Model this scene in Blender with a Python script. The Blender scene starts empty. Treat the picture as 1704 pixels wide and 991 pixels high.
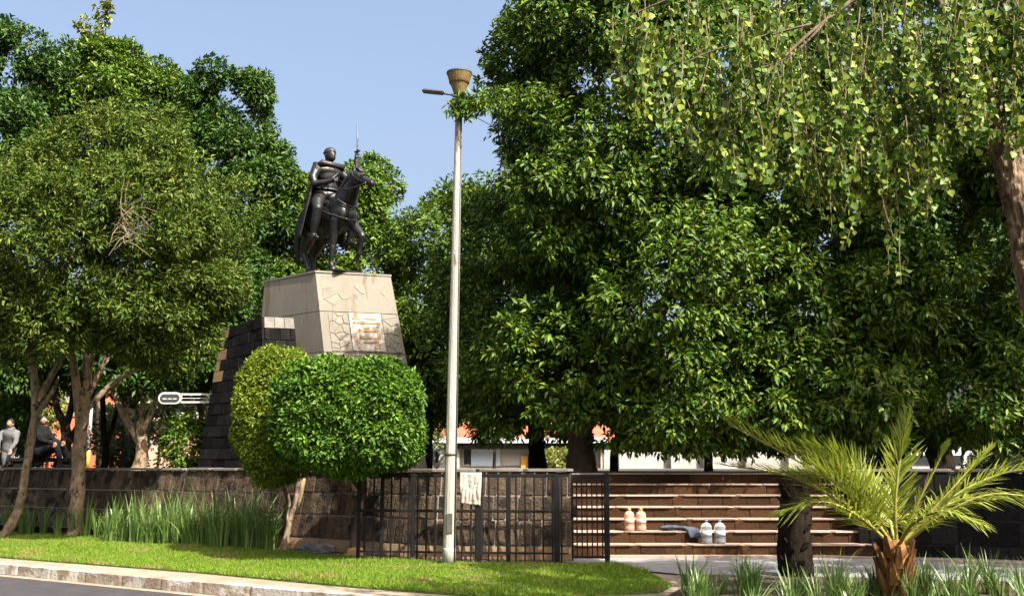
import bpy, bmesh, math, random
import numpy as np
from mathutils import Vector, Matrix, noise
R = math.radians
random.seed(7); rng = np.random.default_rng(7)
S = bpy.context.scene
COL = S.collection

# ------------------------------------------------------------------ camera
F = 1700.0; CX = 852.0; CY = 495.5; EYE = 1.65; PITCH = math.atan(276.5 / F)
cd = bpy.data.cameras.new('camera'); cam = bpy.data.objects.new('camera', cd); COL.objects.link(cam)
cd.sensor_width = 36; cd.lens = 36 * F / 1704; cd.clip_end = 3000; cd.clip_start = .1
cam.location = (0, 0, EYE); cam.rotation_euler = (R(90) + PITCH, 0, 0)
S.camera = cam
# ------------------------------------------------------------------ light
SUN_AZ, SUN_EL = R(42), R(50)          # azimuth measured from behind the camera towards +X
to_sun = Vector((math.sin(SUN_AZ) * math.cos(SUN_EL), -math.cos(SUN_AZ) * math.cos(SUN_EL), math.sin(SUN_EL)))
w = bpy.data.worlds.new('World'); S.world = w; w.use_nodes = True
nt = w.node_tree; bg = nt.nodes['Background']
sky = nt.nodes.new('ShaderNodeTexSky'); sky.sky_type = 'NISHITA'; sky.sun_disc = False
sky.sun_elevation = SUN_EL; sky.sun_rotation = math.atan2(to_sun.x, to_sun.y)
sky.altitude = 0; sky.air_density = 1.0; sky.dust_density = 9.0; sky.ozone_density = .8
nt.links.new(sky.outputs[0], bg.inputs[0]); bg.inputs[1].default_value = .108
sd = bpy.data.lights.new('sun', 'SUN'); sun = bpy.data.objects.new('sun', sd); COL.objects.link(sun)
sd.energy = 5.0; sd.angle = R(.5); sd.color = (1, .94, .84)
sun.rotation_euler = (-to_sun).to_track_quat('-Z', 'Y').to_euler(); sun.location = (20, -20, 40)
S.view_settings.view_transform = 'Standard'; S.view_settings.look = 'None'
S.view_settings.exposure = 1.7; S.view_settings.gamma = 1
S.cycles.max_bounces = 6; S.cycles.diffuse_bounces = 2; S.cycles.transparent_max_bounces = 8

# ------------------------------------------------------------------ pixel helpers (reading the photograph)
def ray(px, py):
    x, z = (px - CX) / F, (CY - py) / F
    c, s = math.cos(PITCH), math.sin(PITCH)
    return Vector((x, c - s * z, s + c * z))
def P(px, py, Y):
    d = ray(px, py); return Vector((0, 0, EYE)) + d * (Y / d.y)
def PZ(px, py, z):
    d = ray(px, py); return Vector((0, 0, EYE)) + d * ((z - EYE) / d.z)

# ------------------------------------------------------------------ materials
def new_mat(name):
    m = bpy.data.materials.new(name); m.use_nodes = True
    return m, m.node_tree, m.node_tree.nodes['Principled BSDF']
def ramp(nt, stops):
    r = nt.nodes.new('ShaderNodeValToRGB')
    e = r.color_ramp.elements
    while len(e) < len(stops): e.new(.5)
    for k, (p, c) in enumerate(stops): e[k].position = p; e[k].color = (*c, 1)
    return r
MATS = {}
def surf(name, cols, scale=4, rough=.85, bump=.3, bscale=None, metal=0, piece=.0, coord='Object', stretch=(1, 1, 1), spec=.3, spots=None):
    """noise-mottled surface; piece = value spread between separate objects; spots = (colour, scale, threshold)"""
    m, nt, b = new_mat(name); L = nt.links.new
    tc = nt.nodes.new('ShaderNodeTexCoord'); geo = nt.nodes.new('ShaderNodeNewGeometry')
    mp = nt.nodes.new('ShaderNodeMapping'); mp.inputs['Scale'].default_value = stretch
    L(geo.outputs['Position'] if coord == 'World' else tc.outputs['Object'], mp.inputs[0])
    n1 = nt.nodes.new('ShaderNodeTexNoise'); n1.inputs['Scale'].default_value = scale; n1.inputs['Detail'].default_value = 8; n1.inputs['Roughness'].default_value = .65
    L(mp.outputs[0], n1.inputs['Vector'])
    k = len(cols)
    r = ramp(nt, [(.3 + .4 * i / max(1, k - 1), tuple(q * .78 for q in c)) for i, c in enumerate(cols)])
    L(n1.outputs['Fac'], r.inputs[0]); out = r.outputs[0]
    if spots:
        n3 = nt.nodes.new('ShaderNodeTexNoise'); n3.inputs['Scale'].default_value = spots[1]; n3.inputs['Detail'].default_value = 5
        L(mp.outputs[0], n3.inputs['Vector'])
        rr = ramp(nt, [(spots[2], (0, 0, 0)), (spots[2] + .06, (1, 1, 1))]); L(n3.outputs['Fac'], rr.inputs[0])
        mx = nt.nodes.new('ShaderNodeMixRGB'); L(rr.outputs[0], mx.inputs[0]); L(out, mx.inputs[1]); mx.inputs[2].default_value = (*[q * .78 for q in spots[0]], 1); out = mx.outputs[0]
    if piece:
        oi = nt.nodes.new('ShaderNodeObjectInfo'); mr = nt.nodes.new('ShaderNodeMapRange')
        mr.inputs['To Min'].default_value = 1 - piece; mr.inputs['To Max'].default_value = 1 + piece
        L(oi.outputs['Random'], mr.inputs['Value'])
        hs = nt.nodes.new('ShaderNodeHueSaturation'); L(mr.outputs[0], hs.inputs['Value']); L(out, hs.inputs['Color']); out = hs.outputs[0]
    L(out, b.inputs['Base Color']); b.inputs['Roughness'].default_value = rough; b.inputs['Metallic'].default_value = metal
    b.inputs['Specular IOR Level'].default_value = spec
    if bump:
        n2 = nt.nodes.new('ShaderNodeTexNoise'); n2.inputs['Scale'].default_value = bscale or scale * 6; n2.inputs['Detail'].default_value = 6
        L(mp.outputs[0], n2.inputs['Vector'])
        bp = nt.nodes.new('ShaderNodeBump'); bp.inputs['Strength'].default_value = bump; bp.inputs['Distance'].default_value = .03
        L(n2.outputs['Fac'], bp.inputs['Height']); L(bp.outputs[0], b.inputs['Normal'])
    MATS[name] = m
    return m
def leafmat(name, cols, trans=.3, rough=.42, spec=.45, patch=None):
    m, nt, b = new_mat(name); L = nt.links.new
    geo = nt.nodes.new('ShaderNodeNewGeometry')
    k = len(cols)
    r = ramp(nt, [(i / max(1, k - 1), tuple(q * .9 for q in c)) for i, c in enumerate(cols)]); L(geo.outputs['Random Per Island'], r.inputs[0]); out = r.outputs[0]
    if patch:
        n = nt.nodes.new('ShaderNodeTexNoise'); n.inputs['Scale'].default_value = patch[1]; n.inputs['Detail'].default_value = 3
        L(geo.outputs['Position'], n.inputs['Vector'])
        rr = ramp(nt, [(patch[2], (0, 0, 0)), (patch[2] + .12, (1, 1, 1))]); L(n.outputs['Fac'], rr.inputs[0])
        mx = nt.nodes.new('ShaderNodeMixRGB'); L(rr.outputs[0], mx.inputs[0]); L(out, mx.inputs[1]); mx.inputs[2].default_value = (*[q * .9 for q in patch[0]], 1); out = mx.outputs[0]
    L(out, b.inputs['Base Color']); b.inputs['Roughness'].default_value = rough; b.inputs['Specular IOR Level'].default_value = spec
    tr = nt.nodes.new('ShaderNodeBsdfTranslucent'); L(out, tr.inputs[0])
    ms = nt.nodes.new('ShaderNodeMixShader'); ms.inputs[0].default_value = trans
    L(b.outputs[0], ms.inputs[1]); L(tr.outputs[0], ms.inputs[2])
    L(ms.outputs[0], nt.nodes['Material Output'].inputs[0])
    MATS[name] = m
    return m

M = {}
M['asphalt'] = surf('asphalt', [(.03, .029, .032), (.05, .047, .052)], 3, .9, .5, 160, coord='World', spots=((.04, .04, .042), .7, .6))
M['sidewalk'] = surf('sidewalk', [(.2, .15, .108), (.28, .225, .17)], 2.2, .9, .25, 60, coord='World', spots=((.28, .23, .18), 1.3, .6))
M['kerb'] = surf('kerb', [(.15, .11, .075), (.3, .26, .2)], 4, .9, .5, 22, piece=.15, coord='World', spots=((.42, .39, .34), 2.6, .46))
M['earth'] = surf('earth', [(.045, .034, .022), (.09, .065, .04)], 3, .95, .6, 40, coord='World')
M['lawn_soil'] = surf('lawn_soil', [(.05, .09, .018), (.09, .13, .03)], 4, .95, .5, 50, coord='World')
M['paving'] = surf('paving', [(.16, .16, .165), (.26, .25, .25)], 1.6, .85, .3, 40, coord='World', spots=((.34, .31, .27), 1.1, .62))
M['far_ground'] = surf('far_ground', [(.1, .085, .06), (.16, .14, .1)], .6, .95, .2, 8, coord='World')
M['basalt'] = surf('basalt', [(.005, .005, .006), (.014, .013, .012)], 5, .9, .6, 30, piece=.5, spec=.06)
M['wall_stone'] = surf('wall_stone', [(.03, .021, .014), (.1, .07, .045)], 6, .85, .9, 26, piece=.45, coord='World', spec=.12, spots=((.018, .014, .011), 4, .54))
M['mortar'] = surf('mortar', [(.17, .145, .12), (.24, .21, .18)], 8, .95, .3, 60, coord='World')
M['dark_mortar'] = surf('dark_mortar', [(.02, .02, .021), (.035, .034, .032)], 8, .95, .3, 60, coord='World', spec=.06)
M['coping'] = surf('coping', [(.13, .115, .1), (.24, .215, .185)], 5, .85, .4, 40, piece=.12)
M['step_stone'] = surf('step_stone', [(.026, .012, .005), (.07, .033, .014)], 7, .85, .6, 30, piece=.3, spec=.1)
M['nosing'] = surf('nosing', [(.28, .205, .155), (.36, .275, .22)], 5, .8, .25, 40, piece=.08)
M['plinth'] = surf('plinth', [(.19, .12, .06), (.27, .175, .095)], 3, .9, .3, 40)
M['concrete'] = surf('concrete', [(.175, .158, .123), (.24, .22, .178)], 1.6, .9, .25, 40, coord='World', stretch=(1, 1, .14), spots=((.15, .125, .085), 3.2, .6), piece=.05)
M['concrete_joint'] = surf('concrete_joint', [(.1, .085, .06), (.16, .135, .1)], 4, .95, .2, 40, coord='World')
M['flagstone'] = surf('flagstone', [(.19, .172, .136), (.245, .226, .184)], 3, .9, .4, 30, piece=.07)
M['plaque'] = surf('plaque', [(.36, .335, .285), (.44, .41, .36)], 3, .7, .2, 40, spots=((.28, .15, .07), 2.2, .6))
M['plaque_relief'] = surf('plaque_relief', [(.27, .15, .07), (.42, .27, .15)], 6, .7, .3, 40)
M['bronze'] = surf('bronze', [(.014, .014, .015), (.034, .032, .031)], 6, .42, .25, 24, metal=.55, spec=.6)
M['bronze_matte'] = surf('bronze_matte', [(.017, .016, .016), (.04, .036, .034)], 5, .5, .4, 14, metal=.4, spec=.5)
M['steel_blade'] = surf('steel_blade', [(.1, .1, .11), (.16, .16, .17)], 6, .4, 0, metal=.6)
M['black_iron'] = surf('black_iron', [(.006, .006, .007), (.014, .013, .013)], 8, .6, .2, 60, spec=.12)
M['lamp_paint'] = surf('lamp_paint', [(.28, .265, .22), (.38, .365, .32)], 3, .55, .3, 30, stretch=(1, 1, .25), spots=((.13, .09, .05), 9, .62))
M['lamp_dark'] = surf('lamp_dark', [(.05, .055, .045), (.09, .09, .075)], 6, .5, .2, 40)
M['lamp_shade'] = surf('lamp_shade', [(.12, .09, .03), (.22, .165, .06)], 12, .45, .2, 60)
M['led_grey'] = surf('led_grey', [(.07, .075, .08), (.1, .1, .105)], 8, .5, 0)
M['cloth_white'] = surf('cloth_white', [(.33, .3, .25), (.43, .4, .36)], 5, .9, .5, 20)
M['bark_pale'] = surf('bark_pale', [(.09, .062, .036), (.24, .175, .11), (.36, .28, .19)], 9, .95, .9, 14, stretch=(1, 1, .6), spots=((.06, .042, .026), 10, .58))
M['bark_mid'] = surf('bark_mid', [(.06, .042, .028), (.16, .115, .075)], 7, .95, .9, 16, stretch=(1, 1, .35))
M['bark_poplar'] = surf('bark_poplar', [(.03, .02, .012), (.17, .115, .07), (.36, .26, .165)], 14, .95, 1.0, 24, stretch=(1, 1, .22))
M['bark_dark'] = surf('bark_dark', [(.008, .006, .0045), (.028, .021, .015)], 9, .95, .9, 18, stretch=(1, 1, .5), spec=.04)
M['root_tan'] = surf('root_tan', [(.32, .17, .07), (.5, .3, .14)], 9, .9, .7, 20)
M['palm_base'] = surf('palm_base', [(.05, .024, .008), (.3, .13, .03)], 9, .8, .7, 20, stretch=(1, 1, .3), piece=.3)
M['rock'] = surf('rock', [(.07, .07, .072), (.16, .155, .15)], 5, .9, .8, 16)
M['plaster_white'] = surf('plaster_white', [(.32, .295, .275), (.4, .38, .36)], .8, .9, .15, 20, coord='World')
M['plaster_grey'] = surf('plaster_grey', [(.32, .32, .33), (.4, .4, .42)], .8, .9, .1, 20, coord='World')
M['panel_blue'] = surf('panel_blue', [(.34, .42, .56), (.55, .62, .74)], .5, .5, 0, coord='World')
M['roof_red'] = surf('roof_red', [(.42, .08, .04), (.55, .14, .07)], 1.2, .8, .2, 20, coord='World')
M['facade_red'] = surf('facade_red', [(.5, .13, .07), (.6, .18, .1)], .8, .85, .1, 12, coord='World')
M['facade_pink'] = surf('facade_pink', [(.5, .27, .2), (.6, .36, .28)], .8, .85, .1, 12, coord='World')
M['facade_beige'] = surf('facade_beige', [(.45, .39, .31), (.55, .48, .4)], .8, .85, .1, 12, coord='World')
M['white_paint'] = surf('white_paint', [(.5, .5, .5), (.58, .58, .58)], 3, .5, 0)
M['red_paint'] = surf('red_paint', [(.5, .03, .05), (.58, .05, .07)], 3, .4, 0)
M['yellow_paint'] = surf('yellow_paint', [(.6, .42, .04), (.7, .5, .06)], 3, .6, 0)
M['orange_paint'] = surf('orange_paint', [(.5, .22, .04), (.62, .3, .06)], 3, .6, 0)
M['sign_dark'] = surf('sign_dark', [(.03, .035, .033), (.05, .055, .05)], 3, .5, 0)
M['window_glass'] = surf('window_glass', [(.015, .018, .022), (.03, .034, .04)], 2, .12, 0, spec=.6)
M['rubber'] = surf('rubber', [(.012, .012, .012), (.025, .025, .025)], 4, .8, 0)
M['skin'] = surf('skin', [(.28, .16, .1), (.34, .2, .13)], 5, .6, 0)
M['cloth_black'] = surf('cloth_black', [(.008, .008, .01), (.018, .018, .02)], 6, .9, .4, 14, spec=.05)
M['cloth_grey'] = surf('cloth_grey', [(.09, .09, .095), (.16, .16, .165)], 6, .9, .4, 14)
M['cloth_navy'] = surf('cloth_navy', [(.02, .024, .04), (.09, .1, .14)], 6, .9, .4, 14)
M['hair'] = surf('hair', [(.008, .006, .005), (.016, .012, .01)], 12, .6, .4, 60)
M['label_white'] = surf('label_white', [(.3, .3, .31), (.42, .42, .43)], 9, .6, 0)
M['cap_blue'] = surf('cap_blue', [(.1, .13, .2), (.14, .17, .25)], 9, .5, 0)
def plastic(name, col, tr=.75):
    m, nt, b = new_mat(name); b.inputs['Base Color'].default_value = (*col, 1); b.inputs['Roughness'].default_value = .12
    b.inputs['Transmission Weight'].default_value = tr; b.inputs['IOR'].default_value = 1.2
    n = nt.nodes.new('ShaderNodeTexNoise'); n.inputs['Scale'].default_value = 30
    bp = nt.nodes.new('ShaderNodeBump'); bp.inputs['Strength'].default_value = .15; nt.links.new(n.outputs[0], bp.inputs['Height']); nt.links.new(bp.outputs[0], b.inputs['Normal'])
    return m
M['clear_plastic'] = plastic('clear_plastic', (.8, .84, .88), .88)
M['orange_plastic'] = plastic('orange_plastic', (.75, .47, .34), .6)
# foliage
M['leaf_fig'] = leafmat('leaf_fig', [(.018, .05, .005), (.052, .11, .008), (.15, .205, .018)], .22, .5, .2)
M['leaf_ficus'] = leafmat('leaf_ficus', [(.02, .055, .005), (.058, .12, .009), (.16, .22, .02)], .22, .5, .2)
M['leaf_dark'] = leafmat('leaf_dark', [(.018, .052, .008), (.034, .08, .01), (.06, .11, .013)], .2, .5, .2)
M['leaf_olive'] = leafmat('leaf_olive', [(.025, .055, .006), (.06, .1, .01), (.15, .19, .032)], .25, .6, .15, patch=((.13, .14, .02), .8, .62))
M['leaf_poplar'] = leafmat('leaf_poplar', [(.025, .065, .006), (.07, .13, .011), (.22, .26, .035)], .28, .5, .2)
M['leaf_yellow'] = leafmat('leaf_yellow', [(.12, .16, .02), (.17, .2, .03), (.22, .2, .04)], .3)
M['leaf_topiary'] = leafmat('leaf_topiary', [(.022, .065, .005), (.055, .135, .009), (.13, .22, .02)], .22, .5, .2)
M['leaf_thuja'] = leafmat('leaf_thuja', [(.065, .11, .008), (.125, .185, .011), (.21, .25, .022)], .3, .5, .2, patch=((.26, .19, .03), 3.0, .64))
M['leaf_hedge'] = leafmat('leaf_hedge', [(.05, .08, .02), (.08, .11, .03), (.11, .13, .045)], .2)
M['leaf_iris'] = leafmat('leaf_iris', [(.05, .11, .02), (.085, .16, .03), (.14, .2, .05)], .25, .4)
M['leaf_palm'] = leafmat('leaf_palm', [(.12, .17, .014), (.2, .25, .022), (.3, .31, .045)], .28, .5)
M['leaf_palm_young'] = leafmat('leaf_palm_young', [(.2, .25, .02), (.26, .29, .03)], .3, .4)
M['rachis'] = surf('rachis', [(.2, .2, .04), (.3, .26, .06)], 4, .6, 0)
M['grass'] = leafmat('grass', [(.07, .15, .01), (.12, .21, .015), (.2, .25, .03)], .3, .6, .15, patch=((.22, .2, .06), 1.6, .54))
M['twig'] = surf('twig', [(.12, .09, .05), (.24, .19, .11)], 6, .9, 0)

# ------------------------------------------------------------------ object helpers
def link(name, data, parent=None, mat=None):
    o = bpy.data.objects.new(name, data); COL.objects.link(o)
    if mat is not None and data is not None and not data.materials: data.materials.append(M[mat] if isinstance(mat, str) else mat)
    if parent is not None:
        o.parent = parent
        o.matrix_parent_inverse = PINV.get(parent.name, Matrix())
    return o
PINV = {}
def tag(o, label, cat, group=None):
    o['label'] = label; o['category'] = cat
    if group: o['group'] = group
    return o
def thing(name, label, cat, loc, group=None):
    o = bpy.data.objects.new(name, None); COL.objects.link(o); o.location = loc; o.empty_display_size = .2
    PINV[o.name] = Matrix.Translation(Vector(loc)).inverted()
    return tag(o, label, cat, group)
def structure(o): o['kind'] = 'structure'; return o
def stuff(o): o['kind'] = 'stuff'; return o
def mesh_np(name, V, faces_flat, loop_tot, smooth=False):
    me = bpy.data.meshes.new(name); V = np.ascontiguousarray(V, np.float32)
    me.vertices.add(len(V)); me.vertices.foreach_set('co', V.ravel())
    ff = np.ascontiguousarray(faces_flat, np.int32).ravel(); lt = np.asarray(loop_tot, np.int32)
    me.loops.add(len(ff)); me.loops.foreach_set('vertex_index', ff)
    me.polygons.add(len(lt)); ls = np.concatenate(([0], np.cumsum(lt)[:-1])).astype(np.int32)
    me.polygons.foreach_set('loop_start', ls); me.polygons.foreach_set('loop_total', lt)
    if smooth: me.polygons.foreach_set('use_smooth', np.ones(len(lt), bool))
    me.update(calc_edges=True); me.validate(); return me
def mesh_py(name, V, Fc, smooth=False):
    me = bpy.data.meshes.new(name); me.from_pydata([tuple(v) for v in V], [], Fc)
    if smooth:
        for p in me.polygons: p.use_smooth = True
    me.update(); return me
def bm_mesh(bm, name, smooth=False):
    bmesh.ops.recalc_face_normals(bm, faces=bm.faces)
    me = bpy.data.meshes.new(name); bm.to_mesh(me); bm.free()
    if smooth:
        for p in me.polygons: p.use_smooth = True
    return me
def unit_block(name, bev=.06):
    bm = bmesh.new(); bmesh.ops.create_cube(bm, size=1)
    for v in bm.verts: v.co += Vector((random.uniform(-1, 1), random.uniform(-1, 1), random.uniform(-1, 1))) * .015
    bmesh.ops.bevel(bm, geom=list(bm.edges), offset=bev, segments=1, affect='EDGES')
    return bm_mesh(bm, name)
_blk = {}
def blocks(mat, bev=.06, n=4):
    key = (mat, bev)
    if key not in _blk:
        _blk[key] = []
        for i in range(n):
            me = unit_block('block', bev); me.materials.append(M[mat]); _blk[key].append(me)
    return random.choice(_blk[key])
def block(name, parent, mat, c, ax, ay, az, size, bev=.06):
    """a bevelled block at c with unit axes ax, ay, az and its three sizes"""
    o = link(name, blocks(mat, bev), parent)
    m = Matrix(((ax.x, ay.x, az.x, 0), (ax.y, ay.y, az.y, 0), (ax.z, ay.z, az.z, 0), (0, 0, 0, 1)))
    o.matrix_basis = Matrix.Translation(c) @ m @ Matrix.Diagonal((*size, 1)); return o
X, Y3, Z = Vector((1, 0, 0)), Vector((0, 1, 0)), Vector((0, 0, 1))
def box(bm, c, size, rz=0):
    m = Matrix.Translation(c) @ Matrix.Rotation(rz, 4, 'Z') @ Matrix.Diagonal((*size, 1))
    bmesh.ops.create_cube(bm, size=1, matrix=m)
def box_mesh(c, size, rz=0, bev=0):
    bm = bmesh.new(); box(bm, c, size, rz)
    if bev: bmesh.ops.bevel(bm, geom=list(bm.edges), offset=bev, segments=1, affect='EDGES')
    return bm_mesh(bm, 'box')
def tube(bm, pts, rad, n=8, cap=True, rough=0.0, seed=0):
    pts = [Vector(p) for p in pts]; rings = []
    up = Vector((.3, .2, 1)).normalized()
    for i, p in enumerate(pts):
        t = (pts[min(i + 1, len(pts) - 1)] - pts[max(i - 1, 0)]).normalized()
        a = t.cross(up)
        if a.length < .15: a = t.cross(X)
        a.normalize(); b = t.cross(a); r = rad[i] if hasattr(rad, '__len__') else rad
        ring = []
        for k in range(n):
            an = 2 * math.pi * k / n
            rr = r * (1 + (rough * noise.noise(Vector((math.cos(an) * 2.2 + seed, math.sin(an) * 2.2, i * .7))) * 1.6 if rough else 0))
            ring.append(bm.verts.new(p + (a * math.cos(an) + b * math.sin(an)) * rr))
        rings.append(ring)
    for i in range(len(rings) - 1):
        for k in range(n):
            bm.faces.new((rings[i][k], rings[i][(k + 1) % n], rings[i + 1][(k + 1) % n], rings[i + 1][k]))
    if cap: bm.faces.new(rings[0][::-1]); bm.faces.new(rings[-1])
def tube_mesh(pts, rad, n=8, rough=0, seed=0, smooth=True):
    bm = bmesh.new(); tube(bm, pts, rad, n, True, rough, seed); return bm_mesh(bm, 'tube', smooth)
def smooth_path(pts, n=6):
    """Catmull-Rom through (x,y,z,r) rows"""
    A = [np.array(p, float) for p in pts]; A = [2 * A[0] - A[1]] + A + [2 * A[-1] - A[-2]]; out = []
    for i in range(1, len(A) - 2):
        for k in range(n):
            t = k / n; p0, p1, p2, p3 = A[i - 1:i + 3]
            out.append(.5 * (2 * p1 + (p2 - p0) * t + (2 * p0 - 5 * p1 + 4 * p2 - p3) * t * t + (3 * p1 - p0 - 3 * p2 + p3) * t ** 3))
    out.append(A[-2]); return [Vector(p[:3]) for p in out], [max(.003, p[3]) for p in out]
def lathe(bm, prof, n=20, c=(0, 0, 0)):
    rings = [[bm.verts.new((c[0] + r * math.cos(2 * math.pi * k / n), c[1] + r * math.sin(2 * math.pi * k / n), c[2] + z)) for k in range(n)] for r, z in prof]
    for i in range(len(rings) - 1):
        for k in range(n): bm.faces.new((rings[i][k], rings[i][(k + 1) % n], rings[i + 1][(k + 1) % n], rings[i + 1][k]))
    bm.faces.new(rings[0][::-1]); bm.faces.new(rings[-1])
def remeshed(bm, voxel, smooth_it=3, name='body'):
    """union of overlapping solids grown into one continuous skin"""
    me = bm_mesh(bm, 'raw'); o = bpy.data.objects.new('raw', me); COL.objects.link(o)
    md = o.modifiers.new('r', 'REMESH'); md.mode = 'VOXEL'; md.voxel_size = voxel
    if smooth_it: s = o.modifiers.new('s', 'SMOOTH'); s.iterations = smooth_it; s.factor = .5
    dg = bpy.context.evaluated_depsgraph_get(); out = bpy.data.meshes.new_from_object(o.evaluated_get(dg))
    bpy.data.objects.remove(o); bpy.data.meshes.remove(me)
    for p in out.polygons: p.use_smooth = True
    return out
def ell(bm, c, r, rot=None):
    m = Matrix.Translation(c) @ (rot.to_4x4() if rot else Matrix()) @ Matrix.Diagonal((*(r if hasattr(r, '__len__') else (r, r, r)), 1))
    bmesh.ops.create_uvsphere(bm, u_segments=16, v_segments=10, radius=1, matrix=m)
def limb(bm, pts, n=12):
    for i in range(len(pts)): ell(bm, pts[i][:3], pts[i][3])
    for i in range(len(pts) - 1): tube(bm, [pts[i][:3], pts[i + 1][:3]], [pts[i][3], pts[i + 1][3]], n)

# ------------------------------------------------------------------ leaves (vectorised)
def nrm(a): return a / np.maximum(np.linalg.norm(a, axis=1, keepdims=True), 1e-9)
def leaf_mesh(C, D, N, ln, wd, kind='rhomb', fold=.25):
    """C base points, D tip directions, N rough normals; one small folded leaf per row"""
    n = len(C); D = nrm(D); W = nrm(np.cross(D, N)); U = np.cross(W, D)
    ln = np.broadcast_to(np.asarray(ln, float), (n,))[:, None]; wd = np.broadcast_to(np.asarray(wd, float), (n,))[:, None]
    if kind == 'rhomb':      # base, side, tip, side: folded along the midrib
        pts = [C, C + D * ln * .45 + W * wd * .5 + U * wd * fold, C + D * ln - U * ln * .12, C + D * ln * .45 - W * wd * .5 + U * wd * fold]
        idx = np.array([[0, 1, 2], [0, 2, 3]])
    else:                    # heart: broad base, pointed tip
        pts = [C, C + D * ln * .12 + W * wd * .42 + U * wd * fold, C + D * ln * .42 + W * wd * .48 + U * wd * fold, C + D * ln,
               C + D * ln * .42 - W * wd * .48 + U * wd * fold, C + D * ln * .12 - W * wd * .42 + U * wd * fold]
        idx = np.array([[0, 1, 2], [0, 2, 3], [0, 3, 4], [0, 4, 5]])
    k = len(pts); V = np.stack(pts, 1).reshape(-1, 3)
    Fc = (idx[None] + (np.arange(n) * k)[:, None, None]).reshape(-1, 3)
    return mesh_np('leaves', V, Fc, np.full(len(Fc), 3))
def unit(n): return nrm(rng.normal(size=(n, 3)))
def crown_points(env, sub_r, n_sub, n_spray, back=.45, shell=(.72, 1.0), cut=None):
    """envelope ellipsoids -> bulging sub-lobes -> spray centres with outward directions"""
    P_, O_ = [], []
    env = [np.array(e, float) for e in env]
    area = np.array([(e[3] * e[4] + e[4] * e[5] + e[3] * e[5]) for e in env]); area /= area.sum()
    for e, a in zip(env, area):
        m = max(4, int(n_sub * a)); d = unit(m * 3)
        keep = (d[:, 1] < .25) | (rng.random(len(d)) < back); d = d[keep][:m]
        s = rng.uniform(*shell, (len(d), 1)); c = e[:3] + d * e[3:] * s
        inside = np.zeros(len(c), bool)
        for f in env:
            if f is not e: inside |= (((c - f[:3]) / f[3:]) ** 2).sum(1) < .55
        c = c[~inside]; d = d[~inside]
        r = sub_r * rng.uniform(.6, 1.3, len(c))
        k = max(3, int(n_spray * a / max(1, len(c))))
        for ci, di, ri in zip(c, d, r):
            q = unit(k * 2); keep = (q @ di > -.35) & ((q[:, 1] < .35) | (rng.random(len(q)) < back)); q = q[keep][:k]
            rr = ri * (1 - np.abs(rng.normal(0, .16, (len(q), 1)))) * np.array([1, 1, .8])
            P_.append(ci + q * rr); O_.append(nrm(q + di * .5 + np.array([0, 0, .25])))
    Pp, Oo = np.concatenate(P_), np.concatenate(O_)
    if cut is not None: k = cut(Pp); Pp, Oo = Pp[k], Oo[k]
    return Pp, Oo
def sprays(Pp, Oo, per, spread, ln, wd, droop=.35, kind='rhomb', jitter=.55):
    """each spray: leaves set round a short outward twig, drooping at the tips"""
    n = len(Pp); C = np.repeat(Pp, per, 0); O = np.repeat(Oo, per, 0)
    t = rng.random((len(C), 1)); side = nrm(np.cross(O, unit(len(C))))
    C = C + O * (t - .5) * spread * 1.4 + side * spread * rng.uniform(.05, .6, (len(C), 1))
    D = nrm(O * (.35 + .5 * t) + side * .8 + np.array([0, 0, -droop]) + rng.normal(0, jitter * .4, C.shape))
    N = nrm(O * .7 + np.array([0, 0, .7]) + rng.normal(0, jitter, C.shape))
    L = ln * rng.uniform(.65, 1.2, len(C)); return leaf_mesh(C, D, N, L, wd * L / ln, kind)
def tree(name, label, group, base, trunk, limbs, bark, env, leafm, sub_r, n_sub, n_spray, per, spread, ln, wd, droop=.35, back=.45, cut=None, cat='tree', kind='rhomb', shell=(.72, 1.0), jitter=.55, rough=.25):
    t = thing(name, label, cat, base, group)
    p, r = smooth_path(trunk, 5); link('trunk', tube_mesh(p, r, 12, rough, random.random() * 50), t, bark)
    for lb in limbs:
        p, r = smooth_path(lb, 4); link('branch', tube_mesh(p, r, 8, rough * .7, random.random() * 50), t, bark)
    if env:
        Pp, Oo = crown_points(env, sub_r, n_sub, n_spray, back, shell, cut)
        link('crown', sprays(Pp, Oo, per, spread, ln, wd, droop, kind, jitter), t, leafm)
    return t
def E(px, py, Y, rpx, rpy, ry):
    """ellipsoid centred on a photo point at depth Y, its half-width and half-height read in photo pixels"""
    c = P(px, py, Y); s = Y / F; return (c.x, c.y, c.z, rpx * s, ry, rpy * s)
def TP(rows, dz=0):
    """polyline rows (px, py, Y, radius in metres)"""
    out = []
    for a in rows: c = P(a[0], a[1], a[2]); out.append((c.x, c.y, c.z + dz, a[3]))
    return out
#@@SETTING
# ================================================================== GROUND
def sheet(name, pts, z, mat, thick=None):
    n = len(pts)
    if thick is None: me = mesh_py(name, [(x, y, z) for x, y in pts], [list(range(n))])
    else:
        V = [(x, y, z) for x, y in pts] + [(x, y, z - thick) for x, y in pts]
        me = mesh_py(name, V, [list(range(n))] + [[i, i + n, (i + 1) % n + n, (i + 1) % n] for i in range(n)])
    bm = bmesh.new(); bm.from_mesh(me); bmesh.ops.recalc_face_normals(bm, faces=bm.faces)
    if sum(f.normal.z for f in bm.faces if abs(f.normal.z) > .5) < 0 and thick is None: bmesh.ops.reverse_faces(bm, faces=bm.faces)
    bm.to_mesh(me); bm.free()
    return structure(link(name, me, None, mat))
sheet('ground', [(-1200, -60), (1200, -60), (1200, 2200), (-1200, 2200)], -.02, 'far_ground')
sheet('road', [(-60, -20), (40, -20), (40, 12), (8, 12), (-9, 18), (-60, 56)], 0, 'asphalt')
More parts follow.
